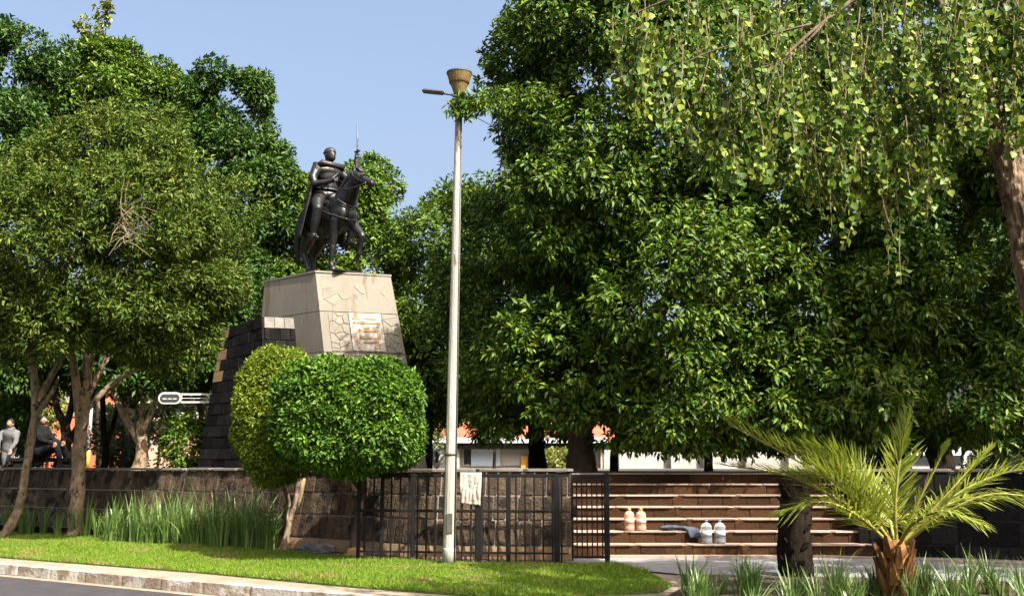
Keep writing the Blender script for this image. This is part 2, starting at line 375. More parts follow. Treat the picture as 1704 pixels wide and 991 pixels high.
kerb = [(-26.5, 30.0), (-16.2, 21.9), (-8.1, 16.2), (-4.0, 13.6), (-1.82, 12.25), (.6, 10.9), (4.2, 9.1), (12, 5.6)]
def offset(path, d):
    out = []
    for i, p in enumerate(path):
        a, b = Vector(path[max(0, i - 1)]), Vector(path[min(len(path) - 1, i + 1)]); t = (b - a).normalized(); out.append((p[0] - t.y * d, p[1] + t.x * d))
    return out
sheet('sidewalk', offset(kerb, .18) + [(14, 16.4), (5, 17.3), (2, 17.3), (-4.6, 19.4), (-12, 24.4), (-24, 34)], .14, 'sidewalk')
ks = structure(link('kerb', mesh_py('kerb', [(x, y, .005) for x, y in offset(kerb, .03)] + [(x, y, .11) for x, y in offset(kerb, .03)] + [(x, y, .11) for x, y in offset(kerb, .2)],
     [[i, i + 1, i + 9, i + 8] for i in range(7)] + [[i + 8, i + 9, i + 17, i + 16] for i in range(7)]), None, 'kerb'))
for i in range(len(kerb) - 1):
    a, b = Vector((*kerb[i], 0)), Vector((*kerb[i + 1], 0)); L_ = (b - a).length; d = (b - a) / L_; n = max(1, round(L_ / .78)); nn = Vector((-d.y, d.x, 0))
    for k in range(n):
        if a.y > 26: continue
        c = a + d * (k + .5) * L_ / n + nn * .085 + Z * random.uniform(.074, .08)
        block('kerb_stone', ks, 'kerb', c, d, nn, Z, (L_ / n - .012, .17, .155), .05)
gut = offset(kerb, -.001); gut2 = offset(kerb, -.16)
sheet('gutter', gut + gut2[::-1], .004, 'sidewalk')
lawn_edge = [(-21, 27), (-14.5, 21.6), (-8.7, 17.35), (-4.37, 14.75), (-1.94, 13.05), (-.37, 12.15), (.7, 12.0), (1.75, 12.55), (2.0, 13.2), (1.9, 14.9)]
lawn_back = [(1.55, 15.75), (-1.4, 16.3), (-3.9, 18.1), (-6.7, 20.4), (-11.7, 23.6), (-20, 29.5)]
sheet('lawn', lawn_edge + lawn_back, .165, 'lawn_soil', .03)
sheet('wall_bed', [(-20, 29.6), (-11.7, 23.7), (-6.7, 20.5), (-3.9, 18.15), (-1.4, 16.4), (1.0, 16.0), (1.1, 17.5), (-1.4, 18.1), (-4.8, 19.6), (-12, 24.6), (-20, 30.2)], .158, 'earth')
sheet('planting_bed', [(1.9, 10.0), (1.75, 12.0), (2.15, 13.1), (2.3, 14.4), (5, 13.9), (9, 12.8), (13, 11.4), (12, 6.2)], .17, 'earth', .02)
sheet('plaza', [(1.6, 15.2), (2.3, 14.5), (5, 14.0), (9, 12.9), (13, 11.5), (14, 14.6), (7.2, 17.26), (.4, 17.26), (1.0, 16.0)], .162, 'paving')
# low pale border of the plaza, running in front of the steps and out to the right
bd = [(1.5, 17.0), (5.0, 17.0), (6.0, 16.6), (9.5, 14.9), (13, 13.2)]
bk = structure(link('plaza_border', mesh_py('plaza_border', [(x, y, .19) for x, y in bd] + [(x, y + .2, .19) for x, y in bd] + [(x, y, .16) for x, y in bd], [[i, i + 1, i + 6, i + 5] for i in range(4)] + [[i + 10, i + 11, i + 1, i] for i in range(4)]), None, 'nosing'))

# grass blades on the lawn
def in_poly(pts, x, y):
    c = np.zeros(len(x), bool); n = len(pts)
    for i in range(n):
        (x1, y1), (x2, y2) = pts[i], pts[(i + 1) % n]
        c ^= ((y1 > y) != (y2 > y)) & (x < (x2 - x1) * (y - y1) / (y2 - y1 + 1e-12) + x1)
    return c
gx = rng.uniform(-14, 2.1, 900000); gy = rng.uniform(11.9, 25, 900000)
k = in_poly(lawn_edge + lawn_back, gx, gy) & (rng.random(len(gx)) < np.clip((15.5 / np.maximum(gy, 1)) ** 2, .2, 1)); gx, gy = gx[k][:330000], gy[k][:330000]
n = len(gx); C = np.stack([gx, gy, np.full(n, .16)], 1)
D = nrm(np.stack([rng.normal(0, .55, n), rng.normal(0, .55, n), np.full(n, .75)], 1))
hv = np.array([.55 + .9 * max(0, noise.noise(Vector((a * .9, b * .9, 0))) + .3) for a, b in zip(gx[::1], gy[::1])])
gl = rng.uniform(.03, .085, n) * hv; Wd = nrm(np.cross(D, unit(n))) * rng.uniform(.004, .009, n)[:, None]
V = np.stack([C - Wd, C + Wd, C + D * gl[:, None]], 1).reshape(-1, 3)
stuff(link('lawn_grass', mesh_np('grass', V, np.arange(n * 3), np.full(n, 3)), None, 'grass'))
tag(bpy.data.objects['lawn_grass'], 'short bright green lawn grass between the sidewalk and the stone wall', 'grass')

# ================================================================== RAISED PLATFORM AND WALLS
plat = [(-24, 33), (-12, 24.55), (-6.8, 21.4), (-4.75, 19.75), (-1.4, 17.15), (.6, 16.85), (.6, 17.6), (.95, 17.95), (.95, 19.6), (6.2, 19.6), (7.0, 18.2), (16, 15.5), (60, 20), (60, 90), (-60, 90), (-60, 45)]
sheet('platform_paving', plat, 1.49, 'far_ground')
WTOP = 1.55
def wall(name, label, path, courses, stone, core, slope, z0=.15, coping=.045, gap=.02, plinth=None, lastc=None):
    t = thing(name, label, 'wall', (*path[0], 0)); H = WTOP - z0
    V, Fc = [], []
    for (x, y), (tx, ty) in zip(path, [Vector((path[min(i + 1, len(path) - 1)][0] - path[max(0, i - 1)][0], path[min(i + 1, len(path) - 1)][1] - path[max(0, i - 1)][1])).normalized() for i in range(len(path))]):
        nx, ny = -ty, tx      # away from the viewer
        V += [(x + nx * .006, y + ny * .006, z0 - .1), (x + nx * (.006 + slope * H), y + ny * (.006 + slope * H), WTOP - .05), (x + nx * (.4 + slope * H), y + ny * (.4 + slope * H), WTOP - .05)]
    for i in range(len(path) - 1):
        for j in (0, 1): a = i * 3 + j; Fc.append([a, a + 3, a + 4, a + 1])
    link('core', mesh_py('core', V, Fc), t, core)
    for i in range(len(path) - 1):
        a, b = Vector((*path[i], 0)), Vector((*path[i + 1], 0)); L_ = (b - a).length; d = (b - a) / L_; back = Vector((-d.y, d.x, 0))
        up = (Z + back * slope).normalized(); nin = d.cross(up).normalized()
        z = z0
        for ci, (h, wd, mt, pname) in enumerate(courses):
            s = -wd * (.5 if ci % 2 else 0) * (1 if i == 0 else 0)
            while s < L_ - .02:
                ww = wd * random.uniform(.85, 1.15); s0, s1 = max(0, s), min(L_, s + ww)
                if s1 - s0 > .04:
                    zc = z + h / 2; c = a + d * (s0 + s1) / 2 + back * (slope * (zc - z0) + .02 + random.uniform(-.006, .012)) + Z * zc
                    block(pname, t, mt, c, d, nin, up, (s1 - s0 - gap, .05, h - gap), .05)
                s += ww
            z += h
        n = max(1, round(L_ / .9))
        for k in range(n):
            c = a + d * (k + .5) * L_ / n + back * (slope * H + .13) + Z * (WTOP + .005 + random.uniform(-.004, .004))
            block('coping_slab', t, 'coping', c, d, back, Z, (L_ / n - .008, .36, coping), .08)
    return t
SL = .2
wall('stone_wall', 'long dark stone retaining wall of upright slabs behind the iris clumps', [(-15, 26.0), (-11.9, 23.9), (-6.8, 20.95), (-4.8, 19.3)],
     [(.16, .6, 'basalt', 'plinth_block'), (.4, .5, 'wall_stone', 'stone_slab'), (.4, .5, 'wall_stone', 'stone_slab'), (.42, .165, 'wall_stone', 'stone_slab')], 'wall_stone', 'mortar', SL)
wall('stone_wall', 'stone retaining wall with tan plinth behind the black iron railing', [(-4.8, 19.3), (-1.4, 16.78), (.93, 16.42)],
     [(.22, .9, 'plinth', 'plinth_block'), (.4, .19, 'wall_stone', 'stone_slab'), (.38, .19, 'wall_stone', 'stone_slab'), (.38, .19, 'wall_stone', 'stone_slab')], 'wall_stone', 'mortar', SL)
fw = bpy.data.objects['stone_wall.001']
for i_, (z_, h_) in enumerate(((.26, .22), (.57, .4), (.96, .38), (1.34, .38))): block('end_block', fw, 'plinth' if i_ == 0 else 'wall_stone', Vector((.83, 16.95 + .1 * i_, z_)), X, Y3, Z, (.2, .9, h_ - .015), .05)
wall('stone_wall', 'low dark stone wall beside the steps behind the palm fronds', [(5.75, 17.35), (7.2, 16.9), (10, 15.6), (13, 14.2)],
     [(.2, .7, 'basalt', 'plinth_block'), (.4, .45, 'basalt', 'stone_slab'), (.4, .45, 'basalt', 'stone_slab'), (.38, .45, 'basalt', 'stone_slab')], 'basalt', 'dark_mortar', SL)

# steps
st = thing('stone_steps', 'wide flight of brown stone steps with pale nosings up to the platform', 'steps', (.95, 17.2, .16))
NS, RISE, TREAD, S0, X0, X1 = 7, .189, .35, 17.2, .95, 5.95
for i in range(NS):
    y = S0 + i * TREAD; z = .165 + i * RISE
    link('step_core', box_mesh((((X0 + X1) / 2), y + 1.5, z + RISE / 2 - .02), (X1 - X0 - .02, 2.9, RISE - .02)), st, 'mortar')
    x = X0 - random.uniform(0, .3)
    while x < X1:
        wd = random.uniform(.38, .46); a, b = max(x, X0), min(x + wd, X1)
        if b - a > .05: block('riser_stone', st, 'step_stone', Vector(((a + b) / 2, y + .05 + random.uniform(-.004, .006), z + RISE / 2 - .012)), X, Y3, Z, (b - a - .01, .08, RISE - .03), .05)
        x += wd
    x = X0
    while x < X1 - .01:
        wd = min(random.uniform(.8, 1.1), X1 - x)
        block('tread_slab', st, 'nosing', Vector((x + wd / 2, y + TREAD / 2, z + RISE - .011)), X, Y3, Z, (wd - .006, TREAD + .04, .026), .1); x += wd

# ================================================================== PEDESTAL
A = P(525, 453, 26.0); ztop = A.z
B, Cc = PZ(650, 460, ztop), PZ(440, 470, ztop)
u = (A - Cc).normalized(); v = (B - A).normalized()
PZ0 = 1.49
def ped(z):
    """plan of the battered block at height z: front-left, front-right, back-right, back-left"""
    h = ztop - z
    a = A + u * .215 * h; b = B + u * .215 * h + v * .06 * h
    c = Cc - u * .03 * h - v * .015 * h; d = B + (Cc - A) - u * .03 * h + v * .06 * h
    return [Vector((q.x, q.y, z)) for q in (a, b, d, c)]
pedestal = thing('monument_pedestal', 'tall tapering pale concrete pedestal with a white plaque under the bronze rider', 'pedestal', (A.x + .3, A.y + 1, PZ0))
def frustum(z0, z1, inset=0.0):
    q0, q1 = ped(z0), ped(z1)
    if inset:
        c0, c1 = sum(q0, Vector()) / 4, sum(q1, Vector()) / 4
        q0 = [p + (c0 - p).normalized() * inset for p in q0]; q1 = [p + (c1 - p).normalized() * inset for p in q1]
    return mesh_py('frustum', q0 + q1, [[3, 2, 1, 0], [4, 5, 6, 7], [0, 1, 5, 4], [1, 2, 6, 5], [2, 3, 7, 6], [3, 0, 4, 7]])
link('core', frustum(PZ0, ztop - .03, .05), pedestal, 'concrete_joint')
def z_at(py):   # height where the front-left edge crosses photo row py
    lo, hi = PZ0, ztop
    for _ in range(40):
        mid = (lo + hi) / 2; c = ped(mid)[0]; d = c - Vector((0, 0, EYE)); cz = d.y * math.cos(PITCH) + d.z * math.sin(PITCH); yy = CY - F * (d.z * math.cos(PITCH) - d.y * math.sin(PITCH)) / cz
        if yy > py: lo = mid
        else: hi = mid
    return lo
zc = [ztop, z_at(517), z_at(585), z_at(650), z_at(715), PZ0]
for i in range(5): link('concrete_course', frustum(zc[i + 1] + .008, zc[i] - (0 if i == 0 else .008)), pedestal, 'concrete')
link('cap_edge', frustum(ztop + .002, ztop + .05, -.03), pedestal, 'concrete')
# flat stones let into the front face
def clip(poly, px, py, nx, ny):
    out = []
    for i in range(len(poly)):
        a, b = poly[i], poly[(i + 1) % len(poly)]; da = (a[0] - px) * nx + (a[1] - py) * ny; db = (b[0] - px) * nx + (b[1] - py) * ny
        if da <= 0: out.append(a)
        if da * db < 0: t = da / (da - db); out.append((a[0] + (b[0] - a[0]) * t, a[1] + (b[1] - a[1]) * t))
    return out
def face_pt(s, z, off):
    q = ped(z); p = q[0].lerp(q[1], s); z2 = ped(z + .1); n = (q[1] - q[0]).cross(z2[0] - q[0]).normalized(); return p + n * off
def stones(s0, s1, z0, z1, n, gap, drop=0, tk=(.012, .024)):
    W_ = 2.0
    sites = []
    while len(sites) < n:
        c = (random.uniform(s0, s1) * W_, random.uniform(z0, z1))
        if all((c[0] - q[0]) ** 2 + (c[1] - q[1]) ** 2 > .3 * (s1 - s0) * W_ * (z1 - z0) / n for q in sites): sites.append(c)
    for i, c in enumerate(sites):
        poly = [(s0 * W_, z0), (s1 * W_, z0), (s1 * W_, z1), (s0 * W_, z1)]
        for j, q in enumerate(sites):
            if j != i and poly: poly = clip(poly, (c[0] + q[0]) / 2, (c[1] + q[1]) / 2, q[0] - c[0], q[1] - c[1])
        if len(poly) < 3 or random.random() < drop: continue
        g = (sum(p[0] for p in poly) / len(poly), sum(p[1] for p in poly) / len(poly))
        poly = [(p[0] + (g[0] - p[0]) * gap / max(.05, math.dist(p, g)), p[1] + (g[1] - p[1]) * gap / max(.05, math.dist(p, g))) for p in poly]
        th = random.uniform(*tk); m = len(poly)
        V = [face_pt(p[0] / W_, p[1], .001) for p in poly] + [face_pt(p[0] / W_, p[1], th) for p in poly]
        link('facing_stone', mesh_py('stone', V, [list(range(m, 2 * m))] + [[k, (k + 1) % m, (k + 1) % m + m, k + m] for k in range(m)]), pedestal, 'flagstone')
stones(.1, .345, zc[2] + .03, zc[1] - .03, 15, .012)
stones(.78, .97, zc[2] + .03, zc[1] - .03, 9, .012)
stones(.05, .95, zc[3] + .03, zc[2] - .03, 22, .012)
stones(.06, .96, zc[1] + .06, zc[0] - .06, 30, .012, .66, (.006, .012))
def face_slab(name, par, s0, s1, z0, z1, o0, o1, mat):
    c = [(s0, z0), (s1, z0), (s1, z1), (s0, z1)]; V = [face_pt(s, z, o0) for s, z in c] + [face_pt(s, z, o1) for s, z in c]
    return link(name, mesh_py(name, V, [[4, 5, 6, 7], [0, 1, 5, 4], [1, 2, 6, 5], [2, 3, 7, 6], [3, 0, 4, 7]]), par, mat)
pq = face_slab('plaque', pedestal, .36, .765, zc[2] + .05, zc[1] - .02, 0, .03, 'plaque')
h_ = zc[1] - zc[2]
for (s0, s1, a, b) in [(.40, .74, .72, .77), (.46, .72, .52, .58), (.46, .49, .36, .58), (.69, .72, .36, .66), (.46, .72, .34, .39), (.5, .66, .24, .28), (.64, .70, .12, .3), (.52, .6, .6, .65), (.40, .5, .82, .86), (.55, .7, .83, .86)]:
    face_slab('relief_bar', pq, s0, s1, zc[2] + a * h_, zc[2] + b * h_, .03, .045, 'plaque_relief')

# ================================================================== DARK BUTTRESS
def quad_bricks(q, cols, rows, par, mats, th=.05, gap=.02, skip=None, name='stone_block'):
    """q: bottom-left, bottom-right, top-right, top-left; running-bond blocks following that face"""
    n = (q[1] - q[0]).cross(q[3] - q[0]).normalized()
    def bl(s, t): return q[0].lerp(q[1], s).lerp(q[3].lerp(q[2], s), t)
    for r in range(rows):
        off = .5 if r % 2 else 0
        for c in range(cols + (1 if off else 0)):
            s0, s1 = max(0, (c - off) / cols), min(1, (c + 1 - off) / cols); t0, t1 = r / rows, (r + 1) / rows
            gs, gt = gap / (q[1] - q[0]).length / 2, gap / (q[3] - q[0]).length / 2
            cc = [(s0 + gs, t0 + gt), (s1 - gs, t0 + gt), (s1 - gs, t1 - gt), (s0 + gs, t1 - gt)]; o = th * random.uniform(.7, 1.1)
            V = [bl(*k) for k in cc] + [bl(*k) + n * o for k in cc]
            link(name, mesh_py('b', V, [[4, 5, 6, 7], [0, 1, 5, 4], [1, 2, 6, 5], [2, 3, 7, 6], [3, 0, 4, 7]]), par, mats(c, r))
bt = thing('buttress', 'dark basalt block buttress leaning against the pale pedestal', 'buttress', (*P(400, 700, 25.5).xy, PZ0))
Lt, Mt, Rt = P(372, 548, 25.6), P(438, 527, 24.4), P(487, 529, 25.1)
def gz(px, Y, z=PZ0): return Vector(((px - CX) / F * Y / 1.0, Y, z))
Lb, Mb, Rb = gz(337, 25.6), gz(452, 23.9), gz(520, 24.7)
bk1, bk0 = P(420, 560, 27.2), gz(400, 27.2)
link('core', mesh_py('core', [Lb, Mb, Rb, bk0, Lt, Mt, Rt, bk1], [[0, 1, 5, 4], [1, 2, 6, 5], [2, 3, 7, 6], [3, 0, 4, 7], [4, 5, 6, 7], [3, 2, 1, 0]]), bt, 'dark_mortar')
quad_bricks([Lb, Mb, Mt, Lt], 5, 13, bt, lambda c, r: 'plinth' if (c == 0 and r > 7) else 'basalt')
quad_bricks([Mb, Rb, Rt, Mt], 3, 13, bt, lambda c, r: 'coping' if r == 12 else 'basalt')
#@@STATUE
# ================================================================== BRONZE RIDER
SC = 1.38
stp = ped(ztop); ctr = sum(stp, Vector()) / 4
hd = Vector((.68, -.73, 0)).normalized(); lf = Vector((-hd.y, hd.x, 0))
org = P(541, 440, 27.15); org.z = ztop + .05 + .06
SM = Matrix.Translation(org) @ Matrix(((hd.x, lf.x, 0, 0), (hd.y, lf.y, 0, 0), (0, 0, 1, 0), (0, 0, 0, 1))) @ Matrix.Scale(SC, 4)
statue = thing('equestrian_statue', 'dark bronze statue of a caped rider with raised sword on a stepping horse', 'statue', tuple(org))
RM = Matrix.Translation((0, 0, 1.5)) @ Matrix.Scale(1.13, 4) @ Matrix.Translation((0, 0, -1.5))
def spart(name, me, mat='bronze', par=None):
    if name in ('rider', 'head_scarf', 'cape', 'collar', 'sash', 'belt', 'sword_hilt', 'sword_blade'): me.transform(RM)
    me.transform(SM); return link(name, me, par or statue, mat)
bm = bmesh.new(); box(bm, (.12, 0, -.022), (1.5, .62, .044)); bmesh.ops.bevel(bm, geom=list(bm.edges), offset=.02, segments=1, affect='EDGES'); spart('base_plate', bm_mesh(bm, 'plate'))
bm = bmesh.new()
for c, r in [((.52, 0, 1.14), (.27, .25, .31)), ((.3, 0, 1.1), (.38, .285, .33)), ((0, 0, 1.1), (.45, .3, .33)), ((-.3, 0, 1.14), (.4, .28, .31)), ((-.55, 0, 1.2), (.3, .27, .29)), ((-.5, .12, 1.08), (.24, .16, .3)), ((-.5, -.12, 1.08), (.24, .16, .3)), ((.66, .09, 1.12), (.17, .13, .2)), ((.66, -.09, 1.12), (.17, .13, .2)), ((.35, 0, 1.38), (.25, .14, .14))]: ell(bm, c, r)
# arched neck, long head
limb(bm, [(.52, 0, 1.28, .25), (.68, 0, 1.42, .2), (.82, 0, 1.56, .165), (.93, 0, 1.7, .135), (.99, 0, 1.82, .11)])
limb(bm, [(.99, 0, 1.82, .115), (1.1, 0, 1.77, .12), (1.24, 0, 1.7, .09), (1.4, 0, 1.62, .07), (1.5, 0, 1.575, .064)])
ell(bm, (1.07, 0, 1.71), (.12, .085, .13)); ell(bm, (1.53, 0, 1.56), (.05, .06, .06)); ell(bm, (1.5, 0, 1.52), (.06, .045, .035))
for s in (-1, 1):
    ell(bm, (1.16, s * .085, 1.8), (.04, .025, .03)); ell(bm, (1.55, s * .04, 1.58), .02)
    tube(bm, [(1.0, s * .06, 1.89), (1.02, s * .075, 1.98), (1.03, s * .07, 2.04)], [.04, .035, .008], 8)
# standing right fore leg, raised left fore leg, two hind legs stepping under
limb(bm, [(.58, -.15, 1.0, .14), (.54, -.16, .78, .095), (.5, -.16, .52, .068), (.5, -.16, .47, .07), (.47, -.16, .22, .045), (.47, -.16, .14, .052), (.52, -.16, .07, .05)])
limb(bm, [(.6, .15, 1.0, .14), (.78, .16, .86, .1), (.98, .17, .7, .07), (1.0, .17, .66, .07), (.93, .17, .42, .044), (.91, .17, .34, .05), (.85, .17, .27, .048)])
limb(bm, [(-.5, -.15, 1.05, .2), (-.34, -.17, .82, .15), (-.5, -.17, .6, .095), (-.56, -.17, .54, .075), (-.4, -.17, .28, .05), (-.33, -.17, .14, .054), (-.26, -.17, .07, .05)])
limb(bm, [(-.5, .15, 1.05, .2), (-.46, .17, .82, .15), (-.68, .17, .6, .095), (-.75, .17, .54, .075), (-.7, .17, .28, .05), (-.68, .17, .14, .054), (-.62, .17, .07, .05)])
for (x, y, z) in [(.54, -.16, .0), (-.23, -.17, 0), (-.59, .17, 0)]: lathe(bm, [(.075, z), (.07, z + .05), (.05, z + .1)], 12, (x, y, 0))
tube(bm, [(.85, .17, .28), (.8, .17, .2)], [.05, .07], 12)
# tail
limb(bm, [(-.8, 0, 1.3, .06), (-.95, 0, 1.2, .075), (-1.05, 0, .95, .09), (-1.08, .02, .7, .08), (-1.06, .03, .5, .05), (-1.03, .04, .38, .02)])
horse = spart('horse', remeshed(bm, .022, 3, 'horse'))
bm = bmesh.new()
for i in range(15):   # mane locks and forelock
    t = i / 14; p = Vector((.45, 0, 1.52)).lerp(Vector((.96, 0, 1.94)), t) + Vector((-.04 + .1 * math.sin(t * 3.1) * -.4, 0, 0)); s = -.09
    tube(bm, [p, p + Vector((-.03, s * .7, -.06)), p + Vector((-.02, s * 1.5, -.17 - .04 * random.random()))], [.045, .04, .008], 6)
for k in range(4): tube(bm, [(1.02, 0, 1.95), (1.1, .02 * (k - 1.5), 1.94), (1.2, .03 * (k - 1.5), 1.86)], [.03, .03, .008], 6)
spart('mane', bm_mesh(bm, 'mane', True), 'bronze_matte', horse)
def strap(pts, w=.022, par=None, name='strap'):
    p, r = smooth_path([(*q, w) for q in pts], 4); bm = bmesh.new(); tube(bm, p, r, 6); return spart(name, bm_mesh(bm, 'strap', True), 'bronze', par)
strap([(1.26, -.09, 1.68), (1.3, -.075, 1.77), (1.3, .075, 1.77), (1.26, .09, 1.68), (1.22, 0, 1.59), (1.26, -.09, 1.68)], .016, horse, 'noseband')
strap([(1.0, -.11, 1.91), (1.08, -.125, 1.78), (1.3, -.09, 1.64), (1.44, -.075, 1.58)], .014, horse, 'bridle')
strap([(1.44, -.075, 1.57), (1.05, -.22, 1.5), (.7, -.23, 1.6), (.42, -.12, 1.84)], .014, horse, 'rein')
strap([(1.44, .075, 1.57), (1.05, .2, 1.5), (.7, .18, 1.6), (.45, .0, 1.84)], .014, horse, 'rein')
strap([(.2, -.31, 1.25), (.55, -.29, 1.1), (.8, -.14, 1.0), (.85, 0, .97), (.8, .14, 1.0), (.55, .29, 1.1), (.2, .31, 1.25)], .026, horse, 'breast_strap')
strap([(.66, -.25, 1.42), (.82, -.14, 1.28), (.86, 0, 1.24), (.82, .14, 1.28), (.66, .25, 1.42)], .018, horse, 'breast_strap')
bm = bmesh.new(); ell(bm, (.0, 0, 1.42), (.34, .25, .12)); ell(bm, (.28, 0, 1.52), (.09, .16, .1)); ell(bm, (-.3, 0, 1.53), (.1, .22, .12))
for s in (-1, 1): ell(bm, (-.05, s * .29, 1.18), (.36, .05, .26))
spart('saddle', remeshed(bm, .022, 3), 'bronze_matte')
# rider, one skin
bm = bmesh.new()
for c, r in [((0, 0, 1.58), (.2, .21, .16)), ((.0, 0, 1.76), (.15, .185, .17)), ((.02, 0, 1.95), (.16, .21, .2)), ((.02, 0, 2.08), (.13, .23, .1)), ((-.01, 0, 2.03), (.2, .3, .13))]: ell(bm, c, r)
limb(bm, [(.02, 0, 2.1, .075), (.04, 0, 2.22, .065)])
ell(bm, (.06, 0, 2.33), (.115, .09, .14)); ell(bm, (.13, 0, 2.27), (.06, .06, .07)); ell(bm, (.175, 0, 2.31), (.022, .018, .03))
for s in (-1, 1): ell(bm, (.05, s * .095, 2.32), (.025, .015, .035))
for s in (-1, 1):
    limb(bm, [(.02, s * .14, 1.55, .13), (.18, s * .3, 1.4, .115), (.3, s * .37, 1.26, .085), (.24, s * .37, 1.05, .08), (.18, s * .37, .85, .055), (.17, s * .37, .8, .055)])
    limb(bm, [(.16, s * .37, .78, .05), (.26, s * .38, .76, .045), (.34, s * .385, .75, .035)])
limb(bm, [(.02, -.24, 2.06, .09), (.06, -.34, 1.86, .075), (.12, -.33, 1.74, .06), (.3, -.2, 1.76, .045), (.38, -.13, 1.79, .042)])      # right arm to the reins
limb(bm, [(.02, .24, 2.06, .09), (.1, .4, 1.92, .07), (.18, .46, 1.9, .062), (.2, .46, 2.1, .05), (.2, .46, 2.3, .042)])            # left arm raised
for k in range(4):
    limb(bm, [(.42, -.15 + .022 * k, 1.8, .016), (.46, -.15 + .022 * k, 1.77, .015), (.44, -.14 + .022 * k, 1.735, .014)])
    limb(bm, [(.2, .43, 2.34 + .024 * k, .015), (.24, .46, 2.35 + .024 * k, .014), (.2, .49, 2.34 + .024 * k, .013)])
ell(bm, (.39, -.11, 1.79), (.05, .05, .035)); ell(bm, (.19, .46, 2.35), (.035, .035, .06))
limb(bm, [(.4, -.09, 1.82, .016), (.44, -.08, 1.83, .014)]); limb(bm, [(.19, .43, 2.31, .016), (.23, .42, 2.35, .014)])
rider = spart('rider', remeshed(bm, .017, 2))
bm = bmesh.new(); ell(bm, (.045, 0, 2.39), (.125, .1, .085)); tube(bm, [(.17, 0, 2.38), (.1, .085, 2.37), (0, .1, 2.36), (-.07, 0, 2.36), (0, -.1, 2.36), (.1, -.085, 2.37), (.17, 0, 2.38)], .018, 6)
limb(bm, [(-.07, .02, 2.34, .025), (-.12, .03, 2.26, .02), (-.12, .04, 2.18, .012)])
spart('head_scarf', remeshed(bm, .014, 2), 'bronze_matte', rider)
# cape: a draped sheet with folds, off the shoulders and over the horse's back
V, nU, nV = [], 26, 16
for j in range(nV):
    t = j / (nV - 1)
    for i in range(nU):
        a = (1.8 - .4 * t) * (2 * i / (nU - 1) - 1)          # wraps round the back from shoulder to shoulder
        rad = .24 + .16 * t ** .8 + .05 * math.sin(a * 13 + t * 2) * (.3 + t)
        x = -.02 - rad * math.cos(a) * (.75 + .5 * t) + .1 * (1 - t); y = (.29 + .17 * t) * math.sin(a) * 1.05 + .02 * math.sin(a * 17) * t
        z = 2.17 - .06 * abs(math.sin(a)) - t * (1.22 - .32 * abs(a) / 1.25 * 0) + .1 * t * math.cos(a * 2)
        if x < -.85: z += 0
        V.append((x, y, z))
Fc = [[j * nU + i, j * nU + i + 1, (j + 1) * nU + i + 1, (j + 1) * nU + i] for j in range(nV - 1) for i in range(nU - 1)]
me = mesh_py('cape', V, Fc, True); bm = bmesh.new(); bm.from_mesh(me); bmesh.ops.solidify(bm, geom=list(bm.faces), thickness=.025); spart('cape', bm_mesh(bm, 'cape', True), 'bronze_matte', rider)
bm = bmesh.new(); tube(bm, [(.06, -.24, 2.1), (.14, -.22, 2.14), (.16, 0, 2.13), (.14, .22, 2.14), (.06, .24, 2.1), (-.1, .2, 2.16), (-.14, 0, 2.18), (-.1, -.2, 2.16), (.06, -.24, 2.1)], .05, 8); spart('collar', bm_mesh(bm, 'collar', True), 'bronze_matte', rider)
strap([(.1, .2, 2.1), (.19, .05, 1.95), (.17, -.1, 1.8), (.1, -.19, 1.7)], .02, rider, 'sash')
strap([(.16, -.1, 1.68), (.19, 0, 1.68), (.16, .12, 1.68), (0, .2, 1.7), (-.16, 0, 1.7), (0, -.2, 1.7), (.16, -.1, 1.68)], .03, rider, 'belt')
for s in (-1, 1): strap([(.2, s * .38, 1.0), (.2, s * .4, .8), (.12, s * .39, .72), (.3, s * .4, .71), (.2, s * .4, .8)], .014, rider, 'stirrup')
bm = bmesh.new(); tube(bm, [(.215, .46, 2.28), (.225, .46, 2.5)], .018, 8); ell(bm, (.215, .46, 2.27), .026)
box(bm, (.22, .46, 2.46), (.14, .04, .025)); hilt = spart('sword_hilt', bm_mesh(bm, 'hilt'), 'bronze')
bm = bmesh.new(); tube(bm, [(.22, .46, 2.45), (.23, .45, 2.7), (.21, .44, 3.0)], [.017, .014, .005], 6); spart('sword_blade', bm_mesh(bm, 'blade'), 'steel_blade', hilt)
#@@FURNITURE
# ================================================================== LAMP POST
lb = P(747, 928, 15.9); lb.z = .16; ltop = P(763.5, 186, 15.9)
lamp = thing('street_lamp', 'tall pale metal lamp post with an upturned amber cone lamp and grey side arm', 'street lamp', tuple(lb))
ax = (ltop - lb).normalized()
def lp(s): return lb + (ltop - lb) * s
link('pole', tube_mesh([lp(0), lp(.35), lp(.7), lp(1)], [.098, .085, .068, .055], 12, smooth=False), lamp, 'lamp_paint')
link('base_collar', tube_mesh([lp(-.002), lp(.03), lp(.035)], [.103, .101, .096], 12), lamp, 'lamp_paint')
link('conduit', tube_mesh([lp(.0) + Vector((.085, -.06, 0)), lp(.5) + Vector((.068, -.05, 0)), lp(.99) + Vector((.045, -.04, 0))], .014, 6), lamp, 'lamp_dark')
link('access_door', box_mesh(tuple(lp(.085) + Vector((0, -.094, 0))), (.09, .02, .3), 0, .006), lamp, 'lamp_dark')
link('pole_band', tube_mesh([lp(.228), lp(.232)], .1, 12), lamp, 'lamp_dark')
link('top_sleeve', tube_mesh([ltop - ax * .02, ltop + ax * .26], .068, 12), lamp, 'lamp_dark')
bm = bmesh.new(); lathe(bm, [(.06, 0), (.085, .02), (.1, .06), (.15, .2), (.17, .25), (.205, .36), (.198, .36), (.16, .25), (.09, .07)], 24, tuple(ltop + ax * .28)); head = link('lamp_shade', bm_mesh(bm, 's', False), lamp, 'lamp_shade')
